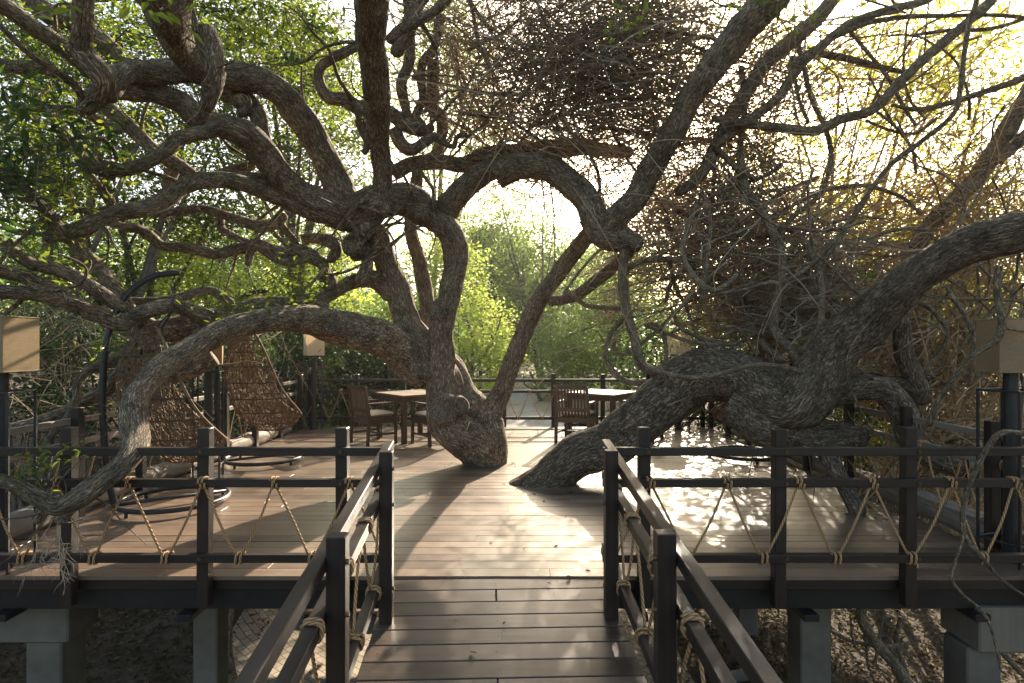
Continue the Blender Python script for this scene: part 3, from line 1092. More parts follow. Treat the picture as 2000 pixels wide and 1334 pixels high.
# ------------------------------------------------------------------ hanging chairs
def hanging_chair(x, y, yaw, label, seed, swing=0.0):
    root = thing("hanging_chair", label, "swing chair", (x, y, 0), yaw, "wicker egg chairs hanging on curved stands")
    g = np.random.default_rng(seed)
    th = np.linspace(0, 2 * np.pi, 49)[:-1]
    m = MB()
    m.tube(np.column_stack([.50 * np.cos(th), .50 * np.sin(th), np.full(48, .062)]), .024, 10, closed=True)
    m.tube([(-.49, 0, .07), (-.1, .0, .075), (.48, 0, .066)], .018, 8)
    for a in (.3, 2.0, 3.7, 5.2):
        m.tube([(.50 * math.cos(a), .50 * math.sin(a), 0), (.50 * math.cos(a), .50 * math.sin(a), .05)], .018, 8)
    m.build("base_ring", M['metal'], root, smooth=True)
    m = MB()
    q = catmull(np.array([(-.50, 0, .06, .03), (-.56, 0, .4, .03), (-.60, 0, 1.1, .03), (-.56, 0, 1.7, .03), (-.42, 0, 2.08, .03), (-.2, 0, 2.29, .03), (.04, 0, 2.35, .03)]), .06)
    m.tube(q[:, :3], .031, 12)
    m.build("curved_pole", M['metal'], root, smooth=True)
    m = MB()
    for k in range(7):
        c = np.array([0, 0, 2.31 - k * .047]); t = np.linspace(0, 2 * np.pi, 13)[:-1]
        e = np.column_stack([np.cos(t) * .014 * (k % 2), np.cos(t) * .014 * ((k + 1) % 2), np.sin(t) * .03]) + c
        m.tube(e, .005, 5, closed=True)
    m.build("chain", M['metal'], root)
    A, B, C, Z0 = .50, .47, .69, 1.11

    def cutx(z):      # where the open front is cut: low in front, drawn back towards the hood
        return .03 - .10 * z + .55 * .16 * np.log1p(np.exp((-.22 - z) / .16))

    def surf(u, v):   # u height angle, v around
        z = np.sin(u); rr = np.abs(np.cos(u)) ** .78
        wide = 1.0 - .14 * np.clip(z, 0, 1) ** 1.5
        x_ = A * rr * np.cos(v) * wide; y_ = B * rr * np.sin(v) * wide
        return np.stack([x_, y_, Z0 + C * z], -1)

    def lean_(p):     # the shell hangs tipped back, its seat swung forward
        p = np.array(p, float)
        p[..., 0] += (1.80 - p[..., 2]) * .17 - .10
        return p

    def keep(p):      # the opening: cut away the front upper part
        z = (p[..., 2] - Z0) / C
        cut = cutx(z)
        return p[..., 0] < cut

    basket = thing("basket", None, None)
    basket.parent = root
    ribs = MB()
    for v in np.linspace(0, 2 * np.pi, 27)[:-1]:
        u = np.linspace(-1.5, 1.5, 60)
        p = surf(u, np.full_like(u, v)); k = keep(p)
        run = []
        for a, b in zip(p, k):
            if b: run.append(a)
            else:
                if len(run) > 2: ribs.tube(lean_(run), .006, 5)
                run = []
        if len(run) > 2: ribs.tube(lean_(run), .006, 5)
    for u0 in np.linspace(-1.25, 1.25, 9):
        v = np.linspace(0, 2 * np.pi, 80)
        p = surf(np.full_like(v, u0), v); k = keep(p)
        v2 = np.roll(p, 40, axis=0); k2 = np.roll(k, 40)
        run = []
        for a, b in zip(v2, k2):
            if b: run.append(a)
            else:
                if len(run) > 2: ribs.tube(lean_(run), .0095, 6)
                run = []
        if len(run) > 2: ribs.tube(lean_(run), .0095, 6)
    bpy.data.objects.remove(basket)
    basket = ribs.build("basket_frame", M['wicker_rib'], root, smooth=True)
    # woven cane between the ribs
    n = 3900
    u = np.arcsin(g.uniform(-.98, .98, n)); v = g.uniform(0, 2 * np.pi, n)
    K = 5
    du = g.normal(0, .16, n); dv = g.normal(0, .16, n)
    ts = np.linspace(0, 1, K)
    cu = g.normal(0, .08, n); cv = g.normal(0, .08, n)
    uu = u[:, None] + du[:, None] * ts + cu[:, None] * np.sin(ts * 3.1)
    vv = v[:, None] + dv[:, None] * ts + cv[:, None] * np.sin(ts * 3.1)
    p = surf(uu, vv)
    ok = keep(p).all(1)
    vs, f = strand_mesh(lean_(p[ok]) + g.normal(0, .004, (ok.sum(), 1, 3)), np.full(ok.sum(), .0045), .9)
    m = MB(); m.add(vs, f)
    m.build("cane_weave", M['wicker'], root)
    # rim
    zs = np.linspace(.985, -.999, 50)
    cut = cutx(zs)
    side = []
    for z, cx in zip(zs, cut):
        rr = max(1 - z * z, 0) ** .39; wide = 1 - .14 * max(z, 0) ** 1.5
        val = 1 - (cx / max(A * rr * wide, 1e-4)) ** 2
        if val > 0: side.append((cx, B * rr * wide * math.sqrt(val), Z0 + C * z))
    side = np.array(side)
    loop = np.concatenate([side, (side * [1, -1, 1])[::-1]])
    m = MB(); m.tube(lean_(loop), .016, 8, closed=True)
    m.build("rim", M['wicker'], root, smooth=True)
    m = MB()
    for sg in (-1, 0, 1):
        m.tube([(0, 0, 1.99), (-.12 - .06 * (sg == 0), .12 * sg, Z0 + C * .95)], .008, 6)
    m.build("hanger", M['metal'], root)
    return root


hanging_chair(-3.42, 6.05, math.radians(36), "brown wicker hanging chair nearest the camera behind the low bending limb", 5)
hanging_chair(-3.40, 8.19, math.radians(36), "brown wicker hanging chair in full view near the far left corner", 6)
hanging_chair(3.34, 8.52, math.radians(150), "hanging chair on the right with only its base ring showing under the leaning trunk", 8)
# ------------------------------------------------------------------ the forked tree: limbs traced (px, py, metres ahead, half width px)
main = thing("forked_tree", "great gnarled multi-stemmed tree rising through the deck with twisting limbs spreading left", "tree", (-.45, 8.1, 0))
TR = [
    # foot and stems
    [(958, 925, 8.10, 34), (945, 895, 8.10, 42), (915, 862, 8.01, 46), (880, 825, 7.91, 40), (866, 783, 7.88, 33), (862, 735, 7.86, 29), (862, 690, 7.84, 27), (866, 640, 7.83, 25), (878, 590, 7.82, 25), (889, 535, 7.80, 25), (890, 490, 7.76, 25), (875, 450, 7.71, 27), (845, 420, 7.68, 30), (800, 398, 7.58, 33)],
    [(955, 922, 8.15, 30), (958, 870, 8.16, 33), (950, 830, 8.18, 33), (925, 795, 8.22, 32), (905, 765, 8.25, 31), (885, 725, 8.3, 28), (860, 690, 8.35, 24), (838, 655, 8.4, 20), (828, 620, 8.45, 16), (834, 595, 8.45, 15), (822, 530, 8.5, 15), (806, 470, 8.5, 14), (803, 420, 8.45, 14), (815, 350, 8.4, 12), (812, 320, 8.4, 11)],
    [(963, 918, 8.12, 28), (965, 860, 8.14, 32), (958, 815, 8.16, 28), (972, 780, 8.18, 24), (990, 745, 8.2, 21), (1012, 680, 8.22, 20), (1032, 630, 8.24, 19), (1052, 590, 8.25, 18), (1080, 548, 8.26, 18), (1105, 510, 8.26, 18), (1135, 478, 8.2, 18), (1160, 452, 8.1, 19)],
    [(880, 800, 8.1, 33), (862, 735, 8.08, 40), (836, 690, 8.05, 38), (806, 645, 7.98, 32), (788, 600, 7.92, 29), (776, 560, 7.85, 28), (752, 505, 7.75, 26), (735, 470, 7.65, 26), (722, 440, 7.55, 27), (716, 415, 7.5, 28)],
    # low limb going left and down over the front railing
    [(838, 735, 8.05, 40), (800, 695, 7.95, 42), (770, 668, 7.8, 38), (735, 650, 7.6, 37), (690, 643, 7.3, 38), (640, 628, 6.95, 36), (595, 622, 6.6, 32), (545, 622, 6.25, 29), (495, 632, 5.95, 26), (450, 646, 5.7, 25), (400, 667, 5.4, 25), (350, 697, 5.1, 25), (312, 722, 4.85, 26), (280, 752, 4.6, 26), (260, 790, 4.42, 26), (256, 830, 4.28, 28), (262, 868, 4.16, 26), (245, 902, 4.02, 23), (205, 938, 3.9, 21), (160, 968, 3.82, 22), (115, 988, 3.78, 21), (75, 972, 3.76, 18), (35, 950, 3.75, 16), (-20, 935, 3.72, 15)],
    [(160, 962, 3.82, 17), (140, 985, 3.8, 17), (122, 1008, 3.8, 14), (112, 1022, 3.8, 12)],
    [(110, 985, 3.78, 14), (85, 1000, 3.78, 13), (70, 1022, 3.78, 11)],
    # dark limb behind it
    [(640, 618, 7.1, 26), (580, 604, 7.0, 25), (507, 606, 6.8, 25), (430, 622, 6.6, 27), (380, 635, 6.5, 29), (332, 640, 6.4, 26), (290, 650, 6.3, 19), (268, 672, 6.2, 14), (240, 695, 6.1, 12), (205, 712, 6.0, 11), (172, 725, 5.9, 9), (152, 748, 5.85, 9), (148, 780, 5.8, 9), (130, 815, 5.7, 8), (98, 852, 5.6, 7), (76, 890, 5.5, 5)],
    [(300, 668, 6.3, 20), (262, 700, 6.25, 16), (232, 735, 6.2, 14), (210, 762, 6.15, 13), (157, 787, 6.05, 13), (87, 820, 5.9, 13), (0, 842, 5.7, 13), (-60, 858, 5.6, 12)],
    [(300, 640, 6.35, 16), (275, 625, 6.3, 14), (262, 650, 6.25, 12), (270, 690, 6.2, 11)],
    [(420, 700, 6.3, 20), (385, 722, 6.25, 15), (340, 740, 6.2, 12), (300, 755, 6.2, 9)],
    [(375, 660, 6.3, 18), (372, 690, 6.28, 15), (378, 715, 6.25, 15), (384, 732, 6.25, 8)],
    # pale limbs low on the left
    [(-60, 560, 5.0, 16), (0, 569, 5.1, 15), (70, 573, 5.25, 15), (133, 588, 5.4, 17), (190, 612, 5.6, 18), (235, 628, 5.75, 19), (268, 612, 5.9, 17), (332, 596, 6.1, 16), (378, 606, 6.3, 17), (420, 625, 6.5, 18)],
    [(-40, 525, 5.0, 14), (0, 531, 5.1, 14), (52, 543, 5.25, 14), (105, 567, 5.4, 15), (140, 585, 5.5, 14)],
    [(10, 470, 5.2, 12), (28, 492, 5.25, 12), (60, 514, 5.3, 13), (115, 528, 5.45, 14), (168, 553, 5.6, 14), (217, 585, 5.75, 15), (252, 608, 5.85, 14)],
    [(140, 462, 5.8, 15), (160, 490, 5.85, 15), (190, 520, 5.9, 16), (214, 556, 5.9, 16), (240, 590, 5.9, 17), (262, 615, 5.95, 14)],
    [(240, 588, 6.2, 9), (300, 588, 6.3, 9), (350, 583, 6.4, 10), (385, 572, 6.45, 9), (412, 568, 6.5, 10), (434, 580, 6.55, 11), (458, 600, 6.6, 11)],
    [(580, 585, 7.1, 11), (630, 582, 7.3, 13), (665, 564, 7.5, 15), (700, 548, 7.65, 16), (735, 545, 7.8, 20), (775, 578, 7.9, 24)],
    # upper horizontal limb and arch to the right
    [(640, 412, 7.3, 30), (680, 418, 7.4, 34), (730, 402, 7.5, 36), (790, 395, 7.6, 35), (835, 410, 7.7, 32), (862, 420, 7.75, 28), (880, 395, 7.7, 25), (918, 358, 7.6, 25), (950, 335, 7.55, 24), (985, 325, 7.5, 22)],
    [(970, 345, 7.45, 28), (1000, 333, 7.4, 31), (1038, 327, 7.35, 29), (1087, 343, 7.3, 29), (1130, 368, 7.22, 30), (1155, 412, 7.15, 31), (1170, 447, 7.1, 32), (1200, 462, 7.05, 31), (1232, 470, 7.0, 24), (1258, 474, 7.0, 17)],
    [(1165, 460, 7.1, 22), (1196, 437, 7.0, 29), (1222, 405, 6.95, 28), (1248, 370, 6.9, 27), (1282, 312, 6.8, 26), (1318, 243, 6.65, 27), (1352, 180, 6.5, 28), (1402, 110, 6.35, 31), (1455, 50, 6.2, 36), (1530, -40, 6.0, 42)],
    [(768, 336, 7.6, 15), (807, 322, 7.7, 16), (860, 318, 7.8, 16), (912, 326, 7.9, 17), (945, 302, 8.0, 18), (1000, 297, 8.1, 19), (1087, 294, 8.2, 18), (1160, 290, 8.2, 15), (1240, 300, 8.1, 12)],
    [(905, 310, 7.8, 5), (935, 305, 7.8, 8), (985, 312, 7.75, 7), (1005, 318, 7.7, 4)],
    [(1072, 587, 8.2, 10), (1100, 585, 8.15, 12), (1140, 570, 8.05, 13), (1175, 540, 7.95, 13), (1212, 505, 7.8, 13), (1250, 470, 7.6, 12)],
    # upright stem
    [(752, 420, 7.45, 26), (748, 378, 7.4, 21), (745, 315, 7.2, 21), (741, 250, 6.9, 25), (737, 200, 6.6, 28), (727, 105, 6.0, 30), (722, 40, 5.6, 33), (718, -60, 5.1, 40)],
    # the great left arches
    [(700, 410, 7.4, 30), (668, 378, 7.3, 31), (632, 300, 7.1, 29), (590, 228, 6.85, 30), (530, 170, 6.6, 30), (470, 148, 6.4, 30), (437, 145, 6.3, 29), (380, 135, 6.1, 27), (315, 138, 5.9, 26), (262, 140, 5.7, 26), (228, 155, 5.5, 24), (200, 190, 5.3, 22)],
    [(168, -60, 4.5, 20), (164, 0, 4.6, 19), (161, 55, 4.7, 20), (160, 92, 4.8, 21), (180, 122, 4.85, 21), (202, 152, 4.9, 22), (198, 182, 4.95, 21), (172, 204, 5.0, 21), (150, 213, 5.02, 13)],
    [(290, -80, 4.0, 60), (315, -10, 4.2, 52), (328, 45, 4.5, 44), (345, 95, 4.8, 34), (372, 128, 5.0, 30), (395, 145, 5.1, 30), (415, 150, 5.15, 24)],
    [(350, -40, 4.2, 26), (352, 20, 4.4, 24), (345, 70, 4.6, 24), (355, 110, 4.8, 22)],
    [(404, 55, 5.1, 20), (407, 82, 5.1, 28), (410, 115, 5.1, 27), (412, 150, 5.1, 26), (412, 180, 5.12, 20), (406, 205, 5.15, 16), (396, 225, 5.2, 13), (386, 246, 5.25, 7)],
    [(415, 172, 6.6, 16), (450, 188, 6.6, 16), (485, 200, 6.6, 17), (505, 228, 6.6, 18), (512, 262, 6.65, 17), (525, 300, 6.75, 16), (540, 340, 6.85, 15)],
    [(440, 190, 6.5, 14), (475, 197, 6.5, 17), (480, 215, 6.48, 12), (462, 226, 6.45, 9)],
    [(225, 178, 5.9, 18), (260, 176, 5.95, 22), (310, 182, 6.0, 22), (355, 200, 6.1, 24), (385, 228, 6.2, 26), (420, 243, 6.3, 27), (470, 262, 6.4, 30), (512, 300, 6.6, 29), (545, 350, 6.8, 28), (590, 385, 7.0, 27), (640, 402, 7.2, 27), (690, 412, 7.35, 26)],
    [(430, 250, 6.2, 15), (395, 255, 6.1, 16), (350, 268, 6.0, 15), (328, 290, 5.9, 15), (300, 312, 5.85, 15), (262, 328, 5.8, 15), (212, 335, 5.7, 14), (172, 322, 5.65, 15), (142, 284, 5.6, 14), (118, 250, 5.5, 12)],
    [(200, 318, 5.7, 12), (213, 335, 5.72, 16), (210, 350, 5.75, 12)],
    [(150, 305, 5.7, 7), (175, 345, 5.8, 9), (200, 375, 5.9, 9), (222, 402, 6.0, 10)],
    [(110, 345, 5.7, 8), (130, 372, 5.8, 8), (142, 405, 5.9, 8), (175, 412, 6.0, 7), (222, 408, 6.1, 7)],
    # limb sweeping out to the left
    [(720, 455, 7.5, 26), (682, 432, 7.4, 23), (612, 413, 7.1, 19), (525, 380, 6.8, 18), (455, 354, 6.5, 18), (402, 353, 6.3, 18), (350, 370, 6.1, 18), (297, 398, 5.9, 18), (227, 418, 5.7, 17), (168, 441, 5.5, 17), (128, 455, 5.4, 18), (100, 430, 5.3, 15), (70, 395, 5.2, 14), (35, 358, 5.1, 14), (0, 338, 5.0, 14), (-50, 315, 4.9, 14)],
    [(135, 455, 5.4, 14), (110, 465, 5.35, 12), (85, 468, 5.3, 9)],
    [(560, 372, 6.9, 17), (520, 352, 6.8, 15), (470, 345, 6.7, 13), (440, 335, 6.7, 10), (500, 322, 6.9, 9)],
    # more limbs top left
    [(-60, -30, 5.6, 17), (0, 8, 5.8, 17), (52, 40, 6.0, 17), (105, 78, 6.2, 17), (150, 115, 6.4, 16), (180, 150, 6.5, 14)],
    [(40, -30, 6.6, 18), (85, 22, 6.7, 19), (140, 45, 6.8, 20), (196, 77, 6.9, 20), (235, 112, 7.0, 18), (262, 140, 7.0, 16)],
    [(-50, 122, 5.8, 14), (0, 130, 6.0, 14), (70, 135, 6.2, 14), (115, 148, 6.3, 10), (160, 170, 6.5, 8)],
    [(175, 175, 6.8, 14), (210, 212, 6.8, 15), (240, 235, 6.8, 15), (282, 276, 6.9, 16), (308, 300, 6.9, 16), (350, 325, 7.0, 15), (385, 350, 7.0, 12)],
    [(20, 208, 6.2, 8), (85, 213, 6.3, 8), (150, 215, 6.4, 9), (200, 240, 6.6, 10), (240, 262, 6.7, 9)],
    [(340, 330, 7.2, 13), (332, 350, 7.2, 13), (330, 375, 7.25, 12)],
    # thin mid height branch with stubs
    [(168, 415, 6.4, 7), (232, 440, 6.5, 9), (268, 446, 6.6, 10), (295, 462, 6.7, 11), (318, 480, 6.8, 11), (367, 483, 6.9, 11), (420, 494, 7.0, 11), (465, 486, 7.1, 12), (505, 477, 7.15, 13), (545, 490, 7.2, 12), (580, 488, 7.3, 13), (610, 502, 7.35, 16), (632, 520, 7.4, 13), (640, 545, 7.4, 10), (645, 570, 7.4, 8)],
    [(300, 420, 6.8, 7), (350, 412, 6.9, 9), (400, 408, 7.0, 9), (455, 425, 7.1, 10), (500, 440, 7.2, 12), (535, 440, 7.3, 13), (560, 420, 7.4, 10)],
    [(498, 470, 7.15, 11), (488, 490, 7.12, 10), (484, 520, 7.1, 7)],
    [(442, 488, 7.05, 6), (432, 505, 7.0, 4), (428, 515, 7.0, 2)],
    [(430, 420, 7.3, 9), (432, 445, 7.3, 9), (460, 462, 7.3, 8), (490, 475, 7.25, 8)],
    [(590, 465, 7.5, 9), (622, 465, 7.5, 12), (648, 475, 7.5, 13), (655, 492, 7.5, 12), (640, 512, 7.45, 9)],
    [(550, 440, 7.3, 8), (572, 465, 7.35, 8), (588, 495, 7.35, 8)],
    [(505, 480, 7.2, 10), (540, 505, 7.2, 10), (575, 512, 7.25, 9), (610, 500, 7.3, 8)],
    [(700, 470, 7.5, 20), (698, 495, 7.45, 19), (690, 510, 7.4, 12)],
    [(712, 485, 7.5, 12), (716, 520, 7.45, 14), (706, 545, 7.4, 14), (694, 552, 7.4, 10)],
    [(625, 540, 7.4, 10), (645, 545, 7.4, 14), (640, 575, 7.4, 12), (625, 590, 7.4, 8)],
    # upper centre
    [(890, -20, 6.6, 9), (860, 10, 6.6, 10), (825, 36, 6.6, 10), (783, 58, 6.6, 11), (756, 82, 6.5, 12)],
    [(835, -20, 7.4, 17), (806, 30, 7.4, 18), (785, 80, 7.4, 16), (768, 110, 7.4, 14)],
    [(800, 60, 7.8, 12), (798, 120, 7.8, 12), (785, 165, 7.8, 11), (792, 215, 7.9, 11), (800, 250, 7.9, 12)],
    [(862, 30, 8.0, 9), (848, 92, 8.0, 10), (826, 122, 7.9, 9), (822, 155, 7.9, 9), (826, 190, 7.9, 9), (814, 228, 7.9, 10), (830, 250, 7.9, 10)],
    [(846, 120, 8.2, 14), (845, 175, 8.2, 14), (842, 208, 8.2, 13), (862, 235, 8.2, 13), (856, 285, 8.2, 12), (838, 330, 8.3, 12)],
    [(715, 78, 6.9, 9), (680, 98, 6.95, 10), (646, 115, 7.0, 10), (624, 134, 7.0, 10), (624, 160, 7.05, 11), (642, 188, 7.1, 13), (675, 196, 7.15, 14), (700, 212, 7.2, 16), (750, 216, 7.3, 17), (800, 245, 7.4, 16), (835, 254, 7.5, 12), (845, 240, 7.5, 8)],
    [(770, 250, 7.4, 15), (785, 280, 7.45, 14), (804, 292, 7.5, 12), (830, 275, 7.5, 12), (848, 266, 7.5, 10), (868, 280, 7.5, 6), (886, 285, 7.5, 5), (892, 268, 7.5, 5), (914, 262, 7.5, 5)],
    [(702, 235, 7.1, 12), (712, 262, 7.1, 11), (716, 280, 7.1, 8), (710, 302, 7.1, 7)],
    # sunlit burr stems at the foot
    [(905, 840, 7.95, 24), (892, 810, 7.85, 18), (894, 795, 7.75, 14), (899, 790, 7.7, 12)],
]
m = MB()
THICK = .90
for k, rows in enumerate(TR):
    limb(m, rows, seed=k + 1, knob=.13)
THICK = .95
# secondary branches forking from the big limbs, upper left and upper middle
gb = np.random.default_rng(44)
big = LIMBS[-len(TR):]
made = 0
while made < 74:
    pts, r = big[int(gb.integers(len(big)))]
    k = int(gb.integers(3, len(pts) - 3))
    p = pts[k]
    px_, py_ = 1000 + p[0] / p[1] * F, 667 - (p[2] - CAMZ) / p[1] * F
    if not (-60 < px_ < 900 and py_ < 560) or r[k] < .035:
        continue
    r0 = min(r[k] * .5, .045) * gb.uniform(.45, 1)
    d = gb.normal(size=3) * np.array([1, .8, .7]); d[2] += .45; d /= np.linalg.norm(d)
    rows = [(*p, r0 * 1.15)]
    q = p.copy()
    n_ = int(gb.integers(6, 11))
    bend = gb.normal(size=3) * .25
    for j in range(n_):
        bend = bend * .6 + gb.normal(size=3) * .22
        d = d + bend; d /= np.linalg.norm(d)
        q = q + d * gb.uniform(.13, .24)
        rows.append((*q, r0 * (1 - .85 * (j + 1) / n_)))
    if rows[-1][1] < 3.2 or rows[-1][1] > 11:
        continue
    limb(m, rows, seed=700 + made, knob=.10, world=True)
    made += 1
at_parent(m.build("trunk", M['bark'], None, True, True), main)


def twiglets(parent, limbs, n, seed, mat, L=.45):
    """small side shoots sprouting along the limbs"""
    g = np.random.default_rng(seed)
    S = []; D = []; R_ = []
    for _ in range(n):
        pts, r = limbs[int(g.integers(len(limbs)))]
        k = int(g.integers(2, len(pts) - 2))
        d = g.normal(size=3); d[2] = abs(d[2]) * .8 + .1 if g.random() < .7 else -abs(d[2]) * .6
        t = pts[k + 1] - pts[k - 1]; t /= np.linalg.norm(t) + 1e-9
        d = d - t * np.dot(d, t) * .6
        d /= np.linalg.norm(d)
        S.append(pts[k] + d * r[k] * .7); D.append(d); R_.append(min(.010, .3 * r[k]) * g.uniform(.4, 1))
    S = np.array(S); D = np.array(D); R_ = np.array(R_)
    v, q = strands(S, D, L * g.uniform(.3, 1.7, n), R_, 9, 1.0, .1, seed, .35)
    o = link_mesh("side_twigs", v, [q], M[mat], None, True); o["kind"] = "stuff"
    at_parent(o, parent)


twiglets(main, LIMBS[-len(TR) - 74:], 620, 61, 'bark_far')


def knot(parent, px, py, D, r, nrm, seed, hollow=False):
    """a pruned-limb scar: a raised ring of bark round a disc of old wood, near-black in hollows to paint their shade"""
    c = P(px, py, D); nrm = np.array(nrm, float); nrm /= np.linalg.norm(nrm)
    u = np.cross(nrm, [0, 0, 1.0]); u /= np.linalg.norm(u); v = np.cross(nrm, u)
    rw = r * D / F
    th = np.linspace(0, 2 * np.pi, 40, endpoint=False)
    prof = [(0, -.10 if hollow else .12), (.35, .0 if hollow else .13), (.62, .13), (.74, .24), (.86, .38), (1.0, .30), (1.18, .0), (1.3, -.25)]
    vs = []; bc = []
    for a, h in prof:
        w = 1 + .10 * vnoise(np.column_stack([np.cos(th) * 1.5 + seed, np.sin(th) * 1.5, np.full(40, a)]))
        hh = h + .05 * vnoise(np.column_stack([np.cos(th) * 4 + seed, np.sin(th) * 4, np.full(40, a * 5)]))
        vs.append(c + (np.cos(th) * a * w * rw)[:, None] * u + (np.sin(th) * a * w * rw)[:, None] * v * 1.15 + (hh * rw)[:, None] * nrm)
        bc.append(np.column_stack([np.cos(th) * a * rw, np.sin(th) * a * rw, np.full(40, a * rw)]))
    n = len(prof)
    i = np.arange(n - 1)[:, None]; j = np.arange(40)[None]; j2 = (j + 1) % 40
    q = np.stack([i * 40 + j, (i + 1) * 40 + j, (i + 1) * 40 + j2, i * 40 + j2], -1).reshape(-1, 4)
    m = MB(); m.add(np.concatenate(vs[0:]), q, np.concatenate(bc))
    o = m.build("knot", M['bark'], None, True, True)
    at_parent(o, parent)
    m = MB()
    dk = c + ((np.cos(th) * .60 * rw)[:, None] * u + (np.sin(th) * .60 * rw)[:, None] * v * 1.15) + nrm * rw * (.155 if not hollow else .05)
    m.add(np.concatenate([[c + nrm * rw * (.14 if not hollow else -.1)], dk]), np.array([[0, k + 1, (k + 1) % 40 + 1] for k in range(40)]))
    o2 = m.build("old_wood", M['cutwood'] if not hollow else M['hollow'], None, True, True)
    o2.parent = o
    o2.matrix_parent_inverse = o.matrix_parent_inverse.copy()
    return o


for a in ((857, 604, 7.60, 15, (-.12, -1, .05), 1, True), (864, 800, 7.60, 23, (-.15, -1, .1), 2, False), (902, 792, 7.60, 14, (.45, -.85, .3), 3, True),
          (652, 630, 6.64, 18, (.25, -1, 0), 4, False), (687, 478, 7.22, 15, (.15, -1, 0), 5, False), (404, 178, 4.98, 10, (.0, -1, -.1), 6, True), (106, 428, 5.2, 8, (-.2, -1, .1), 7, False)):
    knot(main, *a)

# ------------------------------------------------------------------ the leaning tree on the right
lean = thing("leaning_tree", "thick dark trunk leaning out of the deck and arching up out to the right", "tree", (.55, 6.93, 0))
TL = [
    [(985, 992, 6.93, 40), (1040, 958, 6.93, 41), (1088, 926, 6.93, 42), (1130, 900, 6.92, 42), (1180, 868, 6.9, 45), (1240, 828, 6.85, 47), (1300, 782, 6.8, 50), (1350, 742, 6.72, 53), (1400, 733, 6.6, 54), (1455, 752, 6.45, 56), (1510, 778, 6.3, 60), (1560, 778, 6.15, 58), (1602, 730, 6.0, 52), (1650, 668, 5.85, 46), (1700, 615, 5.7, 42), (1755, 568, 5.5, 40), (1825, 514, 5.3, 39), (1895, 474, 5.1, 40), (1965, 456, 4.9, 40), (2040, 440, 4.75, 40), (2130, 425, 4.6, 40)],
    [(1480, 760, 6.4, 40), (1420, 725, 6.5, 36), (1385, 700, 6.55, 26), (1350, 690, 6.6, 14)],
    [(1420, 790, 6.45, 38), (1480, 830, 6.3, 42), (1540, 850, 6.2, 36), (1600, 855, 6.1, 30), (1660, 850, 6.05, 26), (1700, 858, 6.0, 18)],
    [(1580, 790, 6.1, 34), (1632, 770, 6.05, 25), (1685, 757, 6.0, 24), (1728, 768, 5.95, 25), (1758, 800, 5.9, 25), (1770, 845, 5.85, 25), (1785, 878, 5.8, 22), (1830, 900, 5.75, 20), (1862, 910, 5.7, 19), (1888, 914, 5.68, 18)],
    [(1762, 610, 6.2, 14), (1762, 640, 6.2, 16), (1764, 690, 6.2, 17), (1780, 730, 6.2, 19), (1798, 765, 6.2, 18), (1790, 790, 6.2, 14)],
    [(1640, 742, 6.3, 13), (1700, 744, 6.3, 13), (1760, 748, 6.25, 15), (1800, 770, 6.2, 18)],
    [(1600, 860, 6.15, 22), (1622, 895, 6.0, 19), (1640, 930, 5.9, 17), (1658, 968, 5.82, 16), (1676, 1000, 5.78, 17), (1682, 1012, 5.77, 20)],
]
m = MB()
for k, rows in enumerate(TL):
    limb(m, rows, seed=k + 100, knob=.10)
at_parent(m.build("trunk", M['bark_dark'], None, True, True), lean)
twiglets(lean, LIMBS[-len(TL):], 60, 62, 'bark_far')
knot(lean, 1893, 915, 5.62, 15, (.9, -.5, -.1), 9)

# upright tree in the right background
up = thing("upright_tree", "slim forked sunlit trunk rising behind the leaning trunk at the upper right", "tree", (5.0, 7.6, 0))
m = MB()
for k, rows in enumerate([
    [(1790, 820, 7.6, 17), (1782, 700, 7.6, 17), (1780, 560, 7.6, 17), (1790, 490, 7.6, 17), (1808, 452, 7.6, 16), (1860, 396, 7.6, 16), (1912, 340, 7.6, 17), (1942, 297, 7.55, 17), (1966, 250, 7.5, 17), (2002, 192, 7.5, 16), (2050, 100, 7.4, 15)],
    [(1925, 325, 7.6, 12), (1955, 305, 7.5, 12), (2005, 264, 7.4, 12), (2060, 225, 7.3, 11)],
]):
    limb(m, rows, seed=k + 140, knob=.07)
at_parent(m.build("trunk", M['bark_thin'], None, True, True), up)

# ------------------------------------------------------------------ climbing vines: stems one by one, twig masses as stuff
def vine(name, label, stems, loc, mat='vine'):
    root = thing(name, label, "vine", loc)
    for k, rows in enumerate(stems):
        m = MB()
        limb(m, rows, seed=len(label) + k, knob=.06)
        at_parent(m.build("stem", M[mat], None, True, True), root)
    return root


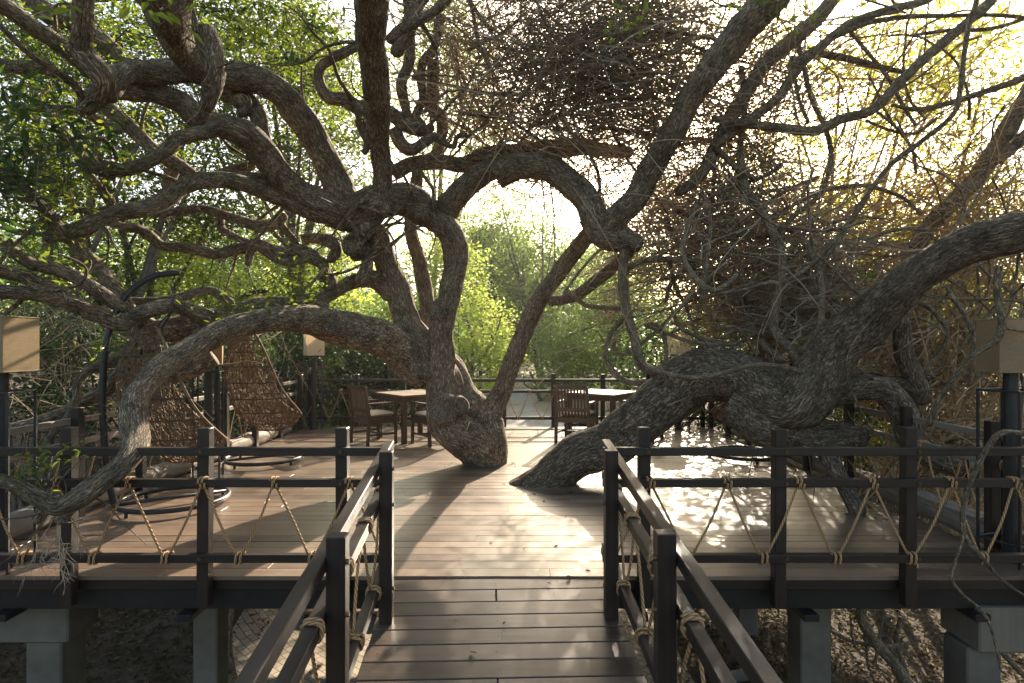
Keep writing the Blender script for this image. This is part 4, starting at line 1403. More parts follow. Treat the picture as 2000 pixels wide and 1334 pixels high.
vine_r = vine("climbing_vine", "tangle of looping brown vines between the arch and the leaning trunk", [
    [(1447, 290, 6.8, 8), (1449, 330, 6.75, 8), (1456, 370, 6.7, 8), (1489, 413, 6.6, 9), (1505, 445, 6.55, 9), (1521, 480, 6.5, 9), (1525, 532, 6.5, 9), (1514, 585, 6.5, 9), (1512, 645, 6.5, 9), (1545, 685, 6.45, 9), (1572, 718, 6.3, 9)],
    [(1360, 400, 6.5, 5), (1345, 440, 6.4, 5), (1333, 490, 6.3, 6), (1345, 525, 6.25, 6), (1370, 555, 6.2, 6), (1394, 568, 6.2, 6), (1419, 556, 6.15, 6), (1441, 534, 6.1, 5)],
    [(1375, 380, 6.6, 5), (1387, 433, 6.55, 5), (1382, 500, 6.5, 5), (1372, 560, 6.45, 5), (1374, 582, 6.4, 5), (1400, 574, 6.4, 4), (1450, 566, 6.4, 4), (1500, 552, 6.35, 4), (1527, 552, 6.3, 5), (1580, 520, 6.3, 5), (1615, 486, 6.25, 5), (1657, 440, 6.2, 5), (1700, 380, 6.2, 4)],
    [(1225, 680, 6.9, 5), (1250, 703, 6.8, 5), (1282, 724, 6.5, 5), (1346, 738, 6.2, 5), (1405, 731, 6.0, 5), (1475, 714, 5.95, 5), (1530, 717, 5.9, 5), (1565, 726, 5.9, 5)],
    [(1226, 470, 7.0, 9), (1220, 500, 7.0, 10), (1216, 548, 7.0, 10), (1226, 612, 7.0, 10), (1244, 672, 6.95, 10), (1250, 705, 6.9, 10), (1275, 725, 6.8, 10), (1320, 720, 6.7, 9), (1360, 715, 6.6, 9)],
    [(1226, 615, 7.2, 5), (1206, 635, 7.2, 5), (1190, 657, 7.2, 5), (1184, 698, 7.15, 6), (1208, 736, 7.1, 6), (1245, 748, 7.05, 6), (1280, 741, 6.95, 5), (1300, 726, 6.9, 5)],
    [(1200, 660, 7.3, 4), (1200, 685, 7.3, 4), (1220, 693, 7.25, 4), (1240, 682, 7.2, 4), (1280, 648, 7.1, 4), (1330, 600, 7.0, 4), (1372, 560, 6.9, 4), (1420, 500, 6.8, 4), (1460, 420, 6.8, 4)],
    [(1108, 567, 7.9, 5), (1140, 594, 7.8, 5), (1175, 601, 7.7, 5), (1212, 604, 7.5, 5)],
    [(1222, 528, 7.1, 6), (1245, 514, 7.0, 6), (1275, 507, 7.0, 6), (1332, 508, 6.9, 6), (1365, 512, 6.9, 5), (1410, 540, 6.9, 5)],
    [(1320, 410, 7.2, 6), (1365, 426, 7.2, 7), (1410, 440, 7.1, 7), (1450, 457, 7.0, 7), (1490, 460, 6.9, 7), (1512, 447, 6.8, 7), (1550, 452, 6.7, 7), (1585, 494, 6.6, 7), (1602, 545, 6.5, 7), (1606, 602, 6.4, 7), (1597, 645, 6.35, 6), (1562, 692, 6.3, 6)],
    [(1300, 425, 7.4, 5), (1315, 460, 7.4, 5), (1345, 505, 7.3, 6), (1372, 545, 7.2, 5), (1410, 545, 7.2, 7), (1440, 590, 7.1, 7), (1470, 640, 7.0, 7), (1500, 680, 6.8, 7), (1535, 705, 6.6, 6)],
    [(1445, 690, 6.7, 4), (1420, 690, 6.7, 5), (1370, 690, 6.6, 6), (1400, 712, 6.55, 6), (1440, 720, 6.5, 5)],
    [(1260, 635, 7.2, 3), (1300, 650, 7.1, 4), (1350, 668, 6.9, 4), (1430, 672, 6.8, 4), (1490, 648, 6.7, 4), (1540, 660, 6.6, 3)],
    [(1380, 600, 6.7, 2.5), (1400, 634, 6.7, 2.5), (1440, 640, 6.65, 2.5), (1470, 680, 6.6, 2.5), (1482, 705, 6.6, 2)],
    [(1410, 660, 6.9, 4), (1440, 644, 6.9, 5), (1510, 655, 6.8, 5), (1600, 668, 6.6, 4)],
    [(1310, 600, 7.2, 4), (1330, 640, 7.1, 4), (1370, 660, 7.0, 4), (1420, 672, 6.9, 4)],
    [(1300, 590, 7.4, 4), (1310, 555, 7.4, 5), (1345, 530, 7.3, 5), (1400, 560, 7.2, 5)],
    [(1260, 640, 7.3, 4), (1275, 633, 7.3, 4), (1292, 645, 7.2, 5), (1302, 690, 7.1, 4), (1296, 712, 7.0, 4), (1300, 725, 7.0, 4)],
    [(1560, 500, 7.2, 5), (1575, 540, 7.2, 6), (1562, 600, 7.1, 6), (1555, 650, 7.0, 6)],
    [(1475, 420, 7.3, 4), (1500, 395, 7.3, 4), (1540, 370, 7.3, 4), (1600, 345, 7.3, 4)],
], (1.9, 6.7, 1.0))

vine_up = vine("climbing_vine", "long dark vines sweeping across the bright sky at the upper right", [
    [(1960, -30, 6.4, 10), (1938, 0, 6.4, 10), (1895, 38, 6.4, 10), (1825, 100, 6.4, 10), (1757, 160, 6.4, 10), (1702, 216, 6.4, 10), (1643, 234, 6.4, 10), (1587, 255, 6.4, 10), (1510, 248, 6.45, 9), (1440, 240, 6.5, 9), (1390, 230, 6.5, 7)],
    [(1915, -30, 6.0, 5), (1905, 10, 6.0, 5), (1888, 70, 6.0, 5), (1874, 182, 6.0, 5), (1858, 226, 6.0, 5), (1800, 276, 6.0, 5), (1734, 329, 6.1, 5), (1685, 395, 6.1, 5), (1643, 462, 6.2, 5), (1600, 520, 6.2, 4)],
    [(2060, 120, 6.2, 7), (2000, 152, 6.2, 7), (1895, 189, 6.3, 6), (1800, 213, 6.4, 5), (1740, 205, 6.4, 3)],
    [(1560, 90, 6.6, 5), (1573, 140, 6.6, 5), (1587, 196, 6.6, 5), (1615, 258, 6.6, 5), (1622, 315, 6.6, 5), (1601, 380, 6.6, 5), (1545, 427, 6.6, 5), (1522, 470, 6.6, 5)],
    [(1545, 110, 6.7, 4), (1560, 190, 6.7, 4), (1580, 240, 6.7, 4)],
    [(1600, 105, 6.9, 7), (1650, 112, 6.9, 7), (1710, 128, 6.9, 6), (1770, 142, 6.9, 4)],
    [(1660, 62, 6.8, 4), (1700, 110, 6.8, 4), (1740, 160, 6.8, 4), (1760, 200, 6.8, 4), (1790, 248, 6.8, 3)],
    [(2030, 40, 6.6, 4), (1960, 30, 6.6, 4), (1860, 30, 6.6, 4), (1760, 35, 6.6, 5), (1680, 50, 6.6, 6), (1600, 90, 6.6, 6), (1540, 130, 6.6, 6)],
    [(2020, 30, 6.8, 4), (1940, 55, 6.8, 4), (1850, 60, 6.8, 4), (1785, 68, 6.8, 3)],
    [(1840, -20, 6.7, 8), (1800, 5, 6.7, 8), (1730, 20, 6.6, 8), (1660, 45, 6.6, 8), (1610, 85, 6.6, 9), (1560, 130, 6.6, 10), (1520, 190, 6.6, 10), (1450, 245, 6.6, 9), (1390, 290, 6.7, 8)],
    [(1640, -20, 6.9, 14), (1600, 30, 6.9, 15), (1560, 70, 6.9, 16), (1500, 120, 6.9, 14), (1450, 190, 6.8, 14), (1410, 260, 6.8, 13), (1370, 340, 6.8, 12), (1320, 380, 6.9, 10)],
    [(1700, 210, 6.9, 3), (1745, 245, 6.9, 3), (1780, 290, 6.9, 3), (1790, 340, 6.9, 3)],
    [(1830, 230, 7.0, 3), (1790, 260, 7.0, 3), (1740, 255, 7.0, 3), (1690, 235, 7.0, 3)],
    [(1400, 290, 6.7, 6), (1440, 330, 6.7, 6), (1475, 350, 6.7, 5), (1490, 345, 6.7, 3)],
    [(1395, 380, 6.8, 5), (1430, 365, 6.8, 5), (1490, 345, 6.8, 4), (1530, 320, 6.8, 4)],
    [(1448, 130, 7.1, 6), (1455, 200, 7.1, 6), (1445, 300, 7.0, 6), (1447, 380, 7.0, 5)],
    [(1505, 430, 6.9, 4), (1560, 395, 6.9, 4), (1620, 370, 6.9, 4), (1690, 362, 6.9, 4), (1760, 385, 6.9, 4), (1800, 420, 6.9, 3)],
    [(1690, 470, 6.8, 3), (1740, 450, 6.8, 4), (1800, 448, 6.8, 4), (1830, 470, 6.8, 3)],
], (3.2, 6.5, 2.5), 'bark_thin')

vine_lamp = vine("climbing_vine", "pale bare vine crossing in front of the right lamp", [
    [(1950, 520, 4.3, 7), (1949, 580, 4.3, 7), (1957, 631, 4.3, 7), (1945, 664, 4.3, 7), (1905, 692, 4.35, 6), (1856, 748, 4.5, 6), (1828, 790, 4.6, 6), (1812, 832, 4.7, 7)],
    [(1850, 560, 5.0, 4), (1862, 582, 5.0, 5), (1888, 620, 5.0, 5), (1901, 670, 5.0, 5), (1895, 715, 5.0, 5), (1892, 755, 5.0, 4)],
    [(1960, 640, 4.3, 3), (1985, 645, 4.3, 2.5), (2020, 650, 4.3, 2)],
    [(2060, 850, 3.9, 6), (2000, 848, 3.9, 6), (1957, 846, 3.9, 6), (1926, 880, 3.9, 6), (1896, 940, 3.9, 5), (1880, 1005, 3.9, 5), (1886, 1048, 3.9, 4), (1918, 1090, 3.9, 4), (1960, 1135, 3.9, 3), (2010, 1170, 3.9, 3)],
    [(1884, 1040, 3.9, 3), (1868, 1090, 3.88, 3), (1858, 1128, 3.85, 3), (1880, 1160, 3.85, 3), (1920, 1195, 3.85, 3), (1940, 1240, 3.85, 3), (1955, 1310, 3.85, 2.5)],
    [(2000, 600, 4.6, 3), (1985, 680, 4.6, 3), (1998, 760, 4.6, 3), (1985, 850, 4.6, 3)],
    [(1720, 575, 6.4, 4), (1780, 585, 6.3, 4), (1830, 615, 6.2, 5), (1850, 660, 6.2, 4), (1810, 720, 6.2, 4), (1770, 720, 6.2, 3)],
], (4.0, 4.6, 1.0), 'bark_thin')
# ------------------------------------------------------------------ foliage
def leaf_mesh(C, L, g, aspect=.42, upbias=.5, droop=.25, fold=.18):
    """one pointed, folded leaf per centre (4 outline corners + base and tip = 6 points, two faces of 4)"""
    n = len(C)
    nrm = g.normal(size=(n, 3)); nrm[:, 2] = np.abs(nrm[:, 2]) * (1 + upbias) + upbias
    nrm /= np.linalg.norm(nrm, axis=1)[:, None]
    d = g.normal(size=(n, 3)); d[:, 2] -= droop
    d -= nrm * (d * nrm).sum(1)[:, None]; d /= np.linalg.norm(d, axis=1)[:, None] + 1e-9
    s = np.cross(nrm, d)
    Ls = L * g.uniform(.65, 1.25, n)
    w = Ls * aspect * .5
    l_ = Ls[:, None]; w_ = w[:, None]
    up = nrm * (w * fold * 2)[:, None]
    base = C - d * l_ * .5; tip = C + d * l_ * .5 - nrm * l_ * .08
    a1 = C - d * l_ * .16 + s * w_ * .9 + up; a2 = C + d * l_ * .18 + s * w_ * .85 + up
    b1 = C - d * l_ * .16 - s * w_ * .9 + up; b2 = C + d * l_ * .18 - s * w_ * .85 + up
    V = np.stack([base, a1, a2, tip, b2, b1], 1).reshape(-1, 3)
    o = np.arange(n)[:, None] * 6
    q = np.concatenate([o + np.array([[0, 1, 2, 3]]), o + np.array([[0, 3, 4, 5]])])
    return V, q


def leaf_far(C, L, g, aspect=.5, upbias=.5):
    n = len(C)
    nrm = g.normal(size=(n, 3)); nrm[:, 2] = np.abs(nrm[:, 2]) + upbias
    nrm /= np.linalg.norm(nrm, axis=1)[:, None]
    d = g.normal(size=(n, 3)); d -= nrm * (d * nrm).sum(1)[:, None]; d /= np.linalg.norm(d, axis=1)[:, None] + 1e-9
    s = np.cross(nrm, d)
    Ls = (L * g.uniform(.6, 1.3, n))[:, None]
    V = np.stack([C - d * Ls * .5, C + s * Ls * aspect * .5, C + d * Ls * .5, C - s * Ls * aspect * .5], 1).reshape(-1, 3)
    return V, np.arange(n * 4).reshape(-1, 4)


def foliage(blobs, g, near=True, per=26, spread=2.0, aspect=.42, upbias=.5):
    """blobs: (px, py, D, rpx, rpy, rD, LAI, leaf length). Returns mesh arrays and the clump centres."""
    VV = []; FF = []; CC = []; n0 = 0
    for (px, py, D, rx, ry, rd, lai, L) in blobs:
        c = P(px, py, D)
        R3 = np.array([rx * D / F, rd, ry * D / F])
        n = int(lai * math.pi * R3[0] * R3[2] / (.5 * L * L * aspect * 1.1))
        k = max(1, int(n / per))
        q = g.normal(size=(k, 3)); q /= np.linalg.norm(q, axis=1)[:, None]
        q *= (g.uniform(0, 1, k) ** (1 / 3.0))[:, None]
        # break the outline: push in or out by a slow noise
        q *= (1 + .35 * vnoise(q * 1.7 + px * .013))[:, None]
        cc = c + q * R3
        CC.append(cc)
        kk = g.integers(0, k, n)
        size = g.uniform(.6, 1.5, k)[kk]
        off = g.normal(size=(n, 3)) * (L * spread) * size[:, None] * np.array([1, 1, .55])
        C = cc[kk] + off
        V, f = (leaf_mesh(C, L, g, aspect, upbias) if near else leaf_far(C, L, g, aspect + .08, upbias))
        VV.append(V); FF.append(f + n0); n0 += len(V)
    return np.concatenate(VV), np.concatenate(FF), np.concatenate(CC)


def twigs_for(CC, g, L, r, n, down=0.0):
    k = g.integers(0, len(CC), n)
    S = CC[k] + g.normal(size=(n, 3)) * L * .3
    D = g.normal(size=(n, 3)); D[:, 2] += down
    return strands(S - D / np.linalg.norm(D, axis=1)[:, None] * L * .5, D, np.full(n, L) * g.uniform(.5, 1.4, n), np.full(n, r) * g.uniform(.5, 1.4, n), 6, .6, .1, int(g.integers(1 << 30)))


def crown(parent, blobs, mat, seed, near=True, twn=0, twL=.5, twr=.004, twmat='bark_far', name='crown', **kw):
    g = np.random.default_rng(seed)
    V, f, CC = foliage(blobs, g, near, **kw)
    o = link_mesh(name, V, [f], M[mat]); at_parent(o, parent)
    if twn:
        v, q = twigs_for(CC, g, twL, twr, twn)
        t = link_mesh("twigs", v, [q], M[twmat]); at_parent(t, parent); t["kind"] = "stuff"
    return o


# crown of the forked tree: sprays above, left and in front
crown(main, [
    (60, 330, 5.2, 90, 110, .6, .9, .075), (40, 230, 5.0, 80, 70, .5, .8, .075), (110, 300, 5.4, 70, 60, .5, .7, .075),
    (30, 450, 5.0, 70, 60, .5, .9, .075), (90, 420, 5.6, 90, 70, .6, .6, .075), (180, 330, 6.2, 90, 80, .6, .35, .07),
    (60, 90, 6.5, 110, 90, .9, .6, .07), (200, 150, 7.2, 130, 110, .8, .5, .07), (100, 190, 6.5, 120, 60, .7, .55, .07),
    (290, 230, 7.2, 110, 80, .9, .45, .07), (380, 60, 6.8, 90, 70, .9, .5, .07), (520, 60, 7.2, 130, 80, 1, 1.0, .065),
    (600, 30, 6.8, 110, 60, 1, .9, .065), (450, 20, 6.2, 110, 50, .9, .8, .065), (270, 20, 6.5, 60, 50, .6, .5, .07),
    (640, 120, 8.0, 80, 90, 1, .35, .065), (820, 60, 8.2, 90, 80, 1, .35, .06), (560, 560, 6.6, 55, 40, .3, 1.0, .08),
    (505, 600, 6.3, 50, 32, .25, 1.1, .075), (470, 610, 6.2, 40, 22, .2, .8, .07), (605, 540, 6.9, 55, 30, .3, .8, .08),
    (880, 330, 8.6, 60, 60, .5, .35, .06), (150, 520, 5.9, 90, 60, .6, .35, .07),
    (540, 40, 7.6, 150, 70, .9, .9, .085), (620, 200, 8.6, 80, 110, .9, .6, .08), (300, 60, 7.8, 80, 60, .8, .6, .085),
], 'leaf_main', 11, twn=500, twL=.5, twr=.0035, twmat='bark_thin')
crown(main, [(280, 5, 2.6, 40, 35, .15, 1.0, .075), (95, 20, 3.0, 50, 30, .2, .5, .08), (395, 20, 2.9, 25, 35, .12, .7, .08),
             (60, 925, 3.72, 45, 32, .15, .9, .055), (110, 890, 3.74, 28, 22, .12, 1.0, .055), (95, 950, 3.7, 25, 16, .1, .6, .05),
             (235, 700, 5.7, 50, 28, .25, .35, .06), (230, 792, 4.9, 20, 12, .1, .5, .05)], 'leaf_main', 12, twn=36, twL=.25, twr=.0025, twmat='bark_thin', name='near_leaves', spread=1.2, per=14)
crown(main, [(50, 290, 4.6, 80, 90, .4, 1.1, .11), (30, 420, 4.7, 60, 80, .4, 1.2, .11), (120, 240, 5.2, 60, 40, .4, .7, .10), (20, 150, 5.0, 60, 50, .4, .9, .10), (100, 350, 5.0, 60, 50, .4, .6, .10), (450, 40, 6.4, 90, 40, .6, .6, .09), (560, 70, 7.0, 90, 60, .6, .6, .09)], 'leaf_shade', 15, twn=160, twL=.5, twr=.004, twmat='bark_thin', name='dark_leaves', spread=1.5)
# unseen canopy added above the frame to shade the deck, left open behind the camera
g = np.random.default_rng(5)
k = 700
cc = np.column_stack([g.uniform(-9, 6, k), g.uniform(1.5, 9.5, k), g.uniform(4.6, 6.6, k) ])
cc = cc[cc[:, 2] > 1.65 + cc[:, 1] * .60 + .5]
kk = g.integers(0, len(cc), 12000)
V, f = leaf_far(cc[kk] + g.normal(size=(len(kk), 3)) * np.array([.45, .45, .2]), .11, g)
o = link_mesh("shade_crown", V, [f], M['leaf_main']); at_parent(o, main)
# bare dead twigs hanging from the low limb
g = np.random.default_rng(31)
m = MB()
root0 = P(112, 1015, 3.8)
def deadtwig(p, d, L, r, depth):
    pts = [p]
    for k in range(6):
        d = d + g.normal(size=3) * .16; d[2] -= .05; d /= np.linalg.norm(d)
        pts.append(pts[-1] + d * L / 6)
    m.tube(catmull(np.array(pts), .02), np.linspace(r, r * .5, len(catmull(np.array(pts), .02))), 5)
    if depth:
        for k in (2, 3, 4, 5, 6):
            if g.random() < .8:
                deadtwig(pts[k], d + g.normal(size=3) * .55, L * .55, r * .55, depth - 1)
deadtwig(root0, np.array([.10, 0, -1.0]), .34, .0075, 3)
deadtwig(root0 + [.02, 0, 0], np.array([.45, -.1, -.9]), .30, .004, 2)
deadtwig(root0 - [.03, 0, 0], np.array([-.5, -.1, -.9]), .26, .003, 2)
at_parent(m.build("dead_twigs", M['deadtwig'], None, True), main)

# leaf sprig hanging near the top centre and sprays at the top right, on the leaning tree's boughs
crown(lean, [(1220, 40, 4.2, 36, 26, .12, .8, .075), (1590, 20, 3.6, 42, 24, .12, 1.0, .085), (1480, -20, 5.5, 120, 40, .6, .5, .07),
             (1690, 540, 5.9, 40, 22, .2, .5, .06), (1330, 660, 8.0, 50, 30, .4, .4, .06)], 'leaf_main', 13, twn=40, twL=.3, twr=.003, twmat='bark_thin', spread=1.3, per=10)
crown(up, [(1850, 200, 8.2, 170, 150, .8, .28, .085), (1960, 330, 8.0, 90, 120, .8, .3, .085), (1700, 90, 8.4, 160, 90, .8, .25, .085)], 'leaf_yellow', 14, twn=160, twL=.8, twr=.004, twmat='twig')

# twig masses of the vines
LAMP = (fx(1326, 11.2), 11.2, 1.60)


def twigmass(parent, regions, mat, seed, name='twig_mass'):
    """regions: (px, py, D, rpx, rpy, rD, n, length m, radius m, direction (x,y,z) bias or None)"""
    VV = []; QQ = []; n0 = 0
    g = np.random.default_rng(seed)
    for px, py, D, rx, ry, rd, n, L, r, bias in regions:
        q = g.normal(size=(n, 3)) * .55
        S = P(px, py, D) + q * np.array([rx * D / F, rd, ry * D / F])
        d = g.normal(size=(n, 3)) * np.array([1, .8, .8])
        if bias is not None: d = d * .75 + np.array(bias) * 1.2 * np.sign(g.normal(size=(n, 1)))
        Ls = L * g.uniform(.4, 1.5, n)
        dn = d / np.linalg.norm(d, axis=1)[:, None]
        # twigs pruned away round the far right lamp
        mid = S / S[:, 1:2] * LAMP[1]
        ok = (np.abs(mid[:, 0] - LAMP[0]) > .42) | (np.abs((S[:, 2] - CAMZ) / S[:, 1] * LAMP[1] + CAMZ - LAMP[2]) > .40) | (S[:, 1] > LAMP[1])
        S, d, dn, Ls = S[ok], d[ok], dn[ok], Ls[ok]; n = len(S)
        v, f = strands(S - dn * Ls[:, None] * .5, d, Ls, np.minimum(r * np.exp(g.normal(-.05, .42, n)), .0115), 7, .75, .15, int(g.integers(1 << 30)), .45)
        VV.append(v); QQ.append(f + n0); n0 += len(v)
    o = link_mesh(name, np.concatenate(VV), [np.concatenate(QQ)], M[mat]); o["kind"] = "stuff"
    at_parent(o, parent)
    return o


nest = thing("climbing_vine", "huge brown nest of fine dry twigs hanging overhead in the upper middle", "vine", (1.5, 7.4, 3.5))
twigmass(nest, [
    (1160, 120, 7.6, 220, 130, .9, 1045, 1.0, 0.0065, (1, .1, -.15)), (1050, 40, 7.8, 190, 100, .8, 605, .9, 0.0062, (.8, 0, .5)),
    (1270, 70, 7.4, 170, 110, .8, 522, 1.0, 0.0062, (1, 0, .4)), (1210, 240, 7.6, 170, 80, .7, 660, .9, 0.0065, (1, 0, .1)),
    (980, 200, 8.0, 130, 120, .8, 231, 1.3, 0.0093, (.6, 0, -.8)), (1120, 330, 8.2, 120, 60, .6, 165, .8, 0.0078, None),
    (1180, 150, 7.3, 300, 170, .6, 160, 2.0, 0.0110, (1, 0, -.3)), (1520, 130, 7.3, 100, 100, .6, 209, 1.2, 0.0078, (.7, 0, .7)),
    (1160, 120, 7.9, 230, 140, .7, 650, .9, .0045, (1, .1, -.1)), (1440, 310, 7.3, 110, 140, .6, 520, 1.0, .0055, (.8, 0, -.3)), (1250, 60, 7.9, 180, 100, .6, 500, .9, .0045, (1, 0, .3)),
    (880, 60, 8.4, 90, 120, .8, 121, 1.4, 0.0093, (.5, 0, -.8)),
], 'twig', 51)
twigmass(vine_r, [
    (1470, 520, 7.4, 170, 110, .8, 632, .9, 0.0065, (1, 0, .1)), (1340, 440, 7.6, 120, 90, .7, 330, .8, 0.0065, None), (1560, 600, 7.2, 150, 100, .7, 522, .8, 0.0065, (1, 0, .12)),
    (1500, 620, 7.7, 130, 60, .5, 412, .8, 0.0070, (1, 0, -.1)), (1440, 400, 7.4, 180, 100, .7, 385, 1.2, 0.0078, (.8, 0, .4)), (1420, 560, 7.1, 260, 160, .5, 90, 1.8, 0.0110, (1, 0, .35)),
    (1600, 560, 7.4, 120, 90, .6, 495, .9, 0.0062, (1, 0, .2)),
    (1410, 500, 12.3, 150, 100, .8, 385, 1.0, 0.0093, (1, 0, .1)), (1295, 400, 10.2, 85, 75, .6, 420, .9, .006, (1, 0, .2)), (1230, 530, 9.6, 90, 80, .7, 192, .8, 0.0062, (1, 0, .2)),  # farther masses added to shade the deck and ramp
], 'twig', 52)
crown(vine_r, [(1380, 525, 12.5, 130, 110, .8, 1.5, .10), (1372, 520, 12.2, 45, 65, .4, 1.8, .09), (1270, 480, 12.0, 70, 60, .7, .3, .085), (1300, 395, 12.4, 80, 60, .6, 1.1, .10), (1520, 500, 12.4, 120, 90, .8, 1.0, .10), (1420, 590, 12.4, 130, 50, .7, 1.0, .10)], 'leaf_shade', 55, name='leaves')  # leaves added far behind the vines to keep sun off the deck and ramp
gold = thing("climbing_vine", "golden backlit thicket of dry twigs and yellow leaves at the right edge", "vine", (4.6, 7.4, 1.5))
twigmass(gold, [
    (1780, 520, 8.0, 190, 130, .8, 605, 1.0, 0.0062, (1, 0, .35)), (1920, 600, 7.4, 130, 180, .8, 467, .9, 0.0065, (.3, 0, 1)), (1880, 760, 7.0, 150, 130, .7, 467, .9, 0.0070, (.2, 0, 1)),
    (1700, 430, 8.2, 180, 110, .8, 275, 1.2, 0.0062, (1, 0, .5)), (1950, 420, 8.0, 120, 120, .8, 495, 1.0, 0.0062, (.6, 0, .7)), (1900, 900, 6.2, 160, 110, .5, 495, .7, 0.0065, (.2, 0, 1)),
    (1820, 300, 7.8, 190, 170, .8, 231, 1.5, 0.0070, (.8, 0, .5)), (1700, 130, 7.8, 230, 130, .8, 231, 1.5, 0.0065, (.8, 0, .5)), (1930, 660, 6.9, 120, 200, .5, 70, 1.6, 0.0110, (.2, 0, 1)),
    (1760, 690, 7.2, 90, 90, .6, 440, .8, 0.0070, (.4, 0, 1)),
], 'twig_gold', 53)
crown(gold, [(1820, 470, 8.4, 150, 90, .7, .55, .075), (1930, 560, 8.2, 100, 110, .7, .5, .075), (1700, 400, 8.6, 140, 90, .7, .4, .075), (1900, 720, 7.8, 110, 110, .6, .3, .07)], 'leaf_yellow', 54, name='yellow_leaves')

def wander(parent, n, regions, seed, mat='vine', rlo=1.6, rhi=4.4):
    """long thin vine stems, each a part of its vine, arching through the given pixel regions"""
    g = np.random.default_rng(seed)
    for k in range(n):
        x0, x1, y0, y1, d0, d1 = regions[k % len(regions)]
        D = g.uniform(d0, d1)
        p = np.array([g.uniform(x0, x1), g.uniform(y0, y1), D])
        a = g.uniform(0, 2 * np.pi); turn = g.normal(0, .13)
        rows = []
        r = g.uniform(rlo, rhi)
        for j in range(int(g.integers(6, 11))):
            rows.append((p[0], p[1], p[2], r * (1 - .04 * j)))
            a += turn + g.normal(0, .16)
            st = g.uniform(28, 52)
            p = p + np.array([math.cos(a) * st, math.sin(a) * st * .9, g.normal(0, .09)])
        m = MB(); limb(m, rows, seed=seed + k, knob=.05)
        at_parent(m.build("stem", M[mat], None, True, True), parent)


wander(vine_r, 22, [(1220, 1650, 400, 560, 6.9, 7.8), (1350, 1600, 450, 640, 6.9, 7.5), (1420, 1500, 480, 600, 7.2, 8.0)], 402)
wander(vine_up, 22, [(1400, 2000, 0, 300, 6.2, 7.4), (1480, 1900, 200, 460, 6.4, 7.6)], 470, 'bark_thin', 1.2, 3.0)
wander(gold, 34, [(1680, 2000, 420, 760, 5.6, 7.2), (1780, 2000, 560, 900, 5.4, 6.6)], 530, 'bark_thin', 1.4, 3.6)
wander(nest, 30, [(900, 1450, 0, 330, 6.9, 7.8), (880, 1100, 50, 320, 7.4, 8.6)], 590, 'vine', 1.8, 4.5)

# ------------------------------------------------------------------ trees and bushes beyond the deck
def bush_tree(label, blobs, mat, seed, trunk=None, near=False, twn=0, twL=.9, twr=.006, name="background_tree", cat="tree", grp="trees and bushes beyond the deck", twmat='bark_far', extra=None, **kw):
    c = P(blobs[0][0], blobs[0][1], blobs[0][2])
    z0 = float(ground_z(np.array([c[0]]), np.array([c[1]]))[0])
    root = thing(name, label, cat, (float(c[0]), float(c[1]), z0), 0, grp)
    crown(root, blobs, mat, seed, near, twn=twn, twL=twL, twr=twr, twmat=twmat, **kw)
    m = MB()
    g = np.random.default_rng(seed + 900)
    tops = [P(b[0], b[1], b[2]) for b in blobs]
    r0 = trunk or .08
    base = np.array([c[0], c[1], z0 - .2])
    for k, t in enumerate(tops[:3]):
        st = base + g.normal(size=3) * [.25, .2, 0]
        mid = (st + t) / 2 + g.normal(size=3) * [.25, .2, .1]
        q = catmull(np.array([[*st, r0], [*mid, r0 * .7], [*t, r0 * .35]]), .25)
        m.tube(q[:, :3], q[:, 3], 8)
        for j in range(2):
            e = t + g.normal(size=3) * np.array([b_ * 1.0 for b_ in (blobs[k][3] * blobs[k][2] / F, blobs[k][5], blobs[k][4] * blobs[k][2] / F)]) * .6
            q2 = catmull(np.array([[*mid, r0 * .5], [*((mid + e) / 2 + g.normal(size=3) * .15), r0 * .35], [*e, r0 * .12]]), .25)
            m.tube(q2[:, :3], q2[:, 3], 6)
    at_parent(m.build("trunk", M['bark_far'], None, True), root)
    return root


# centre gap
bush_tree("bright sunlit yellow green bush just right of the forked trunk's main stem", [(925, 660, 17, 65, 90, .7, 2.0, .12), (960, 690, 16.6, 40, 50, .6, 1.8, .12), (900, 590, 17.5, 60, 50, .7, 1.6, .12), (935, 740, 16.6, 60, 40, .6, 1.8, .12), (990, 640, 17.2, 26, 40, .7, 1.6, .10)], 'leaf_lime', 201, .07)
bush_tree("leafy green bush behind the right dining table with sunlit tips", [(1105, 690, 20.5, 70, 80, 1.3, 3.2, .12), (1075, 640, 21, 30, 50, .8, 2, .12), (1150, 720, 20, 60, 50, 1.1, 2.8, .12), (1100, 745, 19.5, 70, 30, .8, 2.4, .12)], 'leaf_mid', 202, .06)
bush_tree("tall green tree behind the lamp at the far right corner of the deck", [(1210, 650, 19.5, 80, 110, 1.6, 3.2, .14), (1180, 580, 20, 60, 60, 1.3, 2.6, .14), (1260, 720, 19, 80, 60, 1.2, 3, .14), (1250, 590, 19.5, 60, 70, 1.3, 2.6, .14)], 'leaf_mid', 203, .09)
bush_tree("dark glossy leaved bush behind the vines left of the far right lamp", [(1330, 680, 13.8, 100, 90, 1.1, 2.8, .12), (1290, 760, 13.4, 90, 50, .8, 2.2, .12), (1400, 740, 13.2, 90, 60, .9, 2.4, .12), (1420, 640, 13.6, 90, 70, .9, 2.0, .12)], 'leaf_shade', 204, .07)
bush_tree("hazy pale green tree far off in the middle of the gap", [(990, 550, 38, 85, 95, 3.5, 5, .30), (940, 510, 40, 60, 70, 3, 4.0, .30), (1035, 600, 36, 50, 80, 2.5, 4.4, .28), (1000, 490, 40, 60, 45, 3, 2.4, .30), (1000, 650, 36, 80, 60, 2.5, 4, .28)], 'leaf_far', 205, .25)
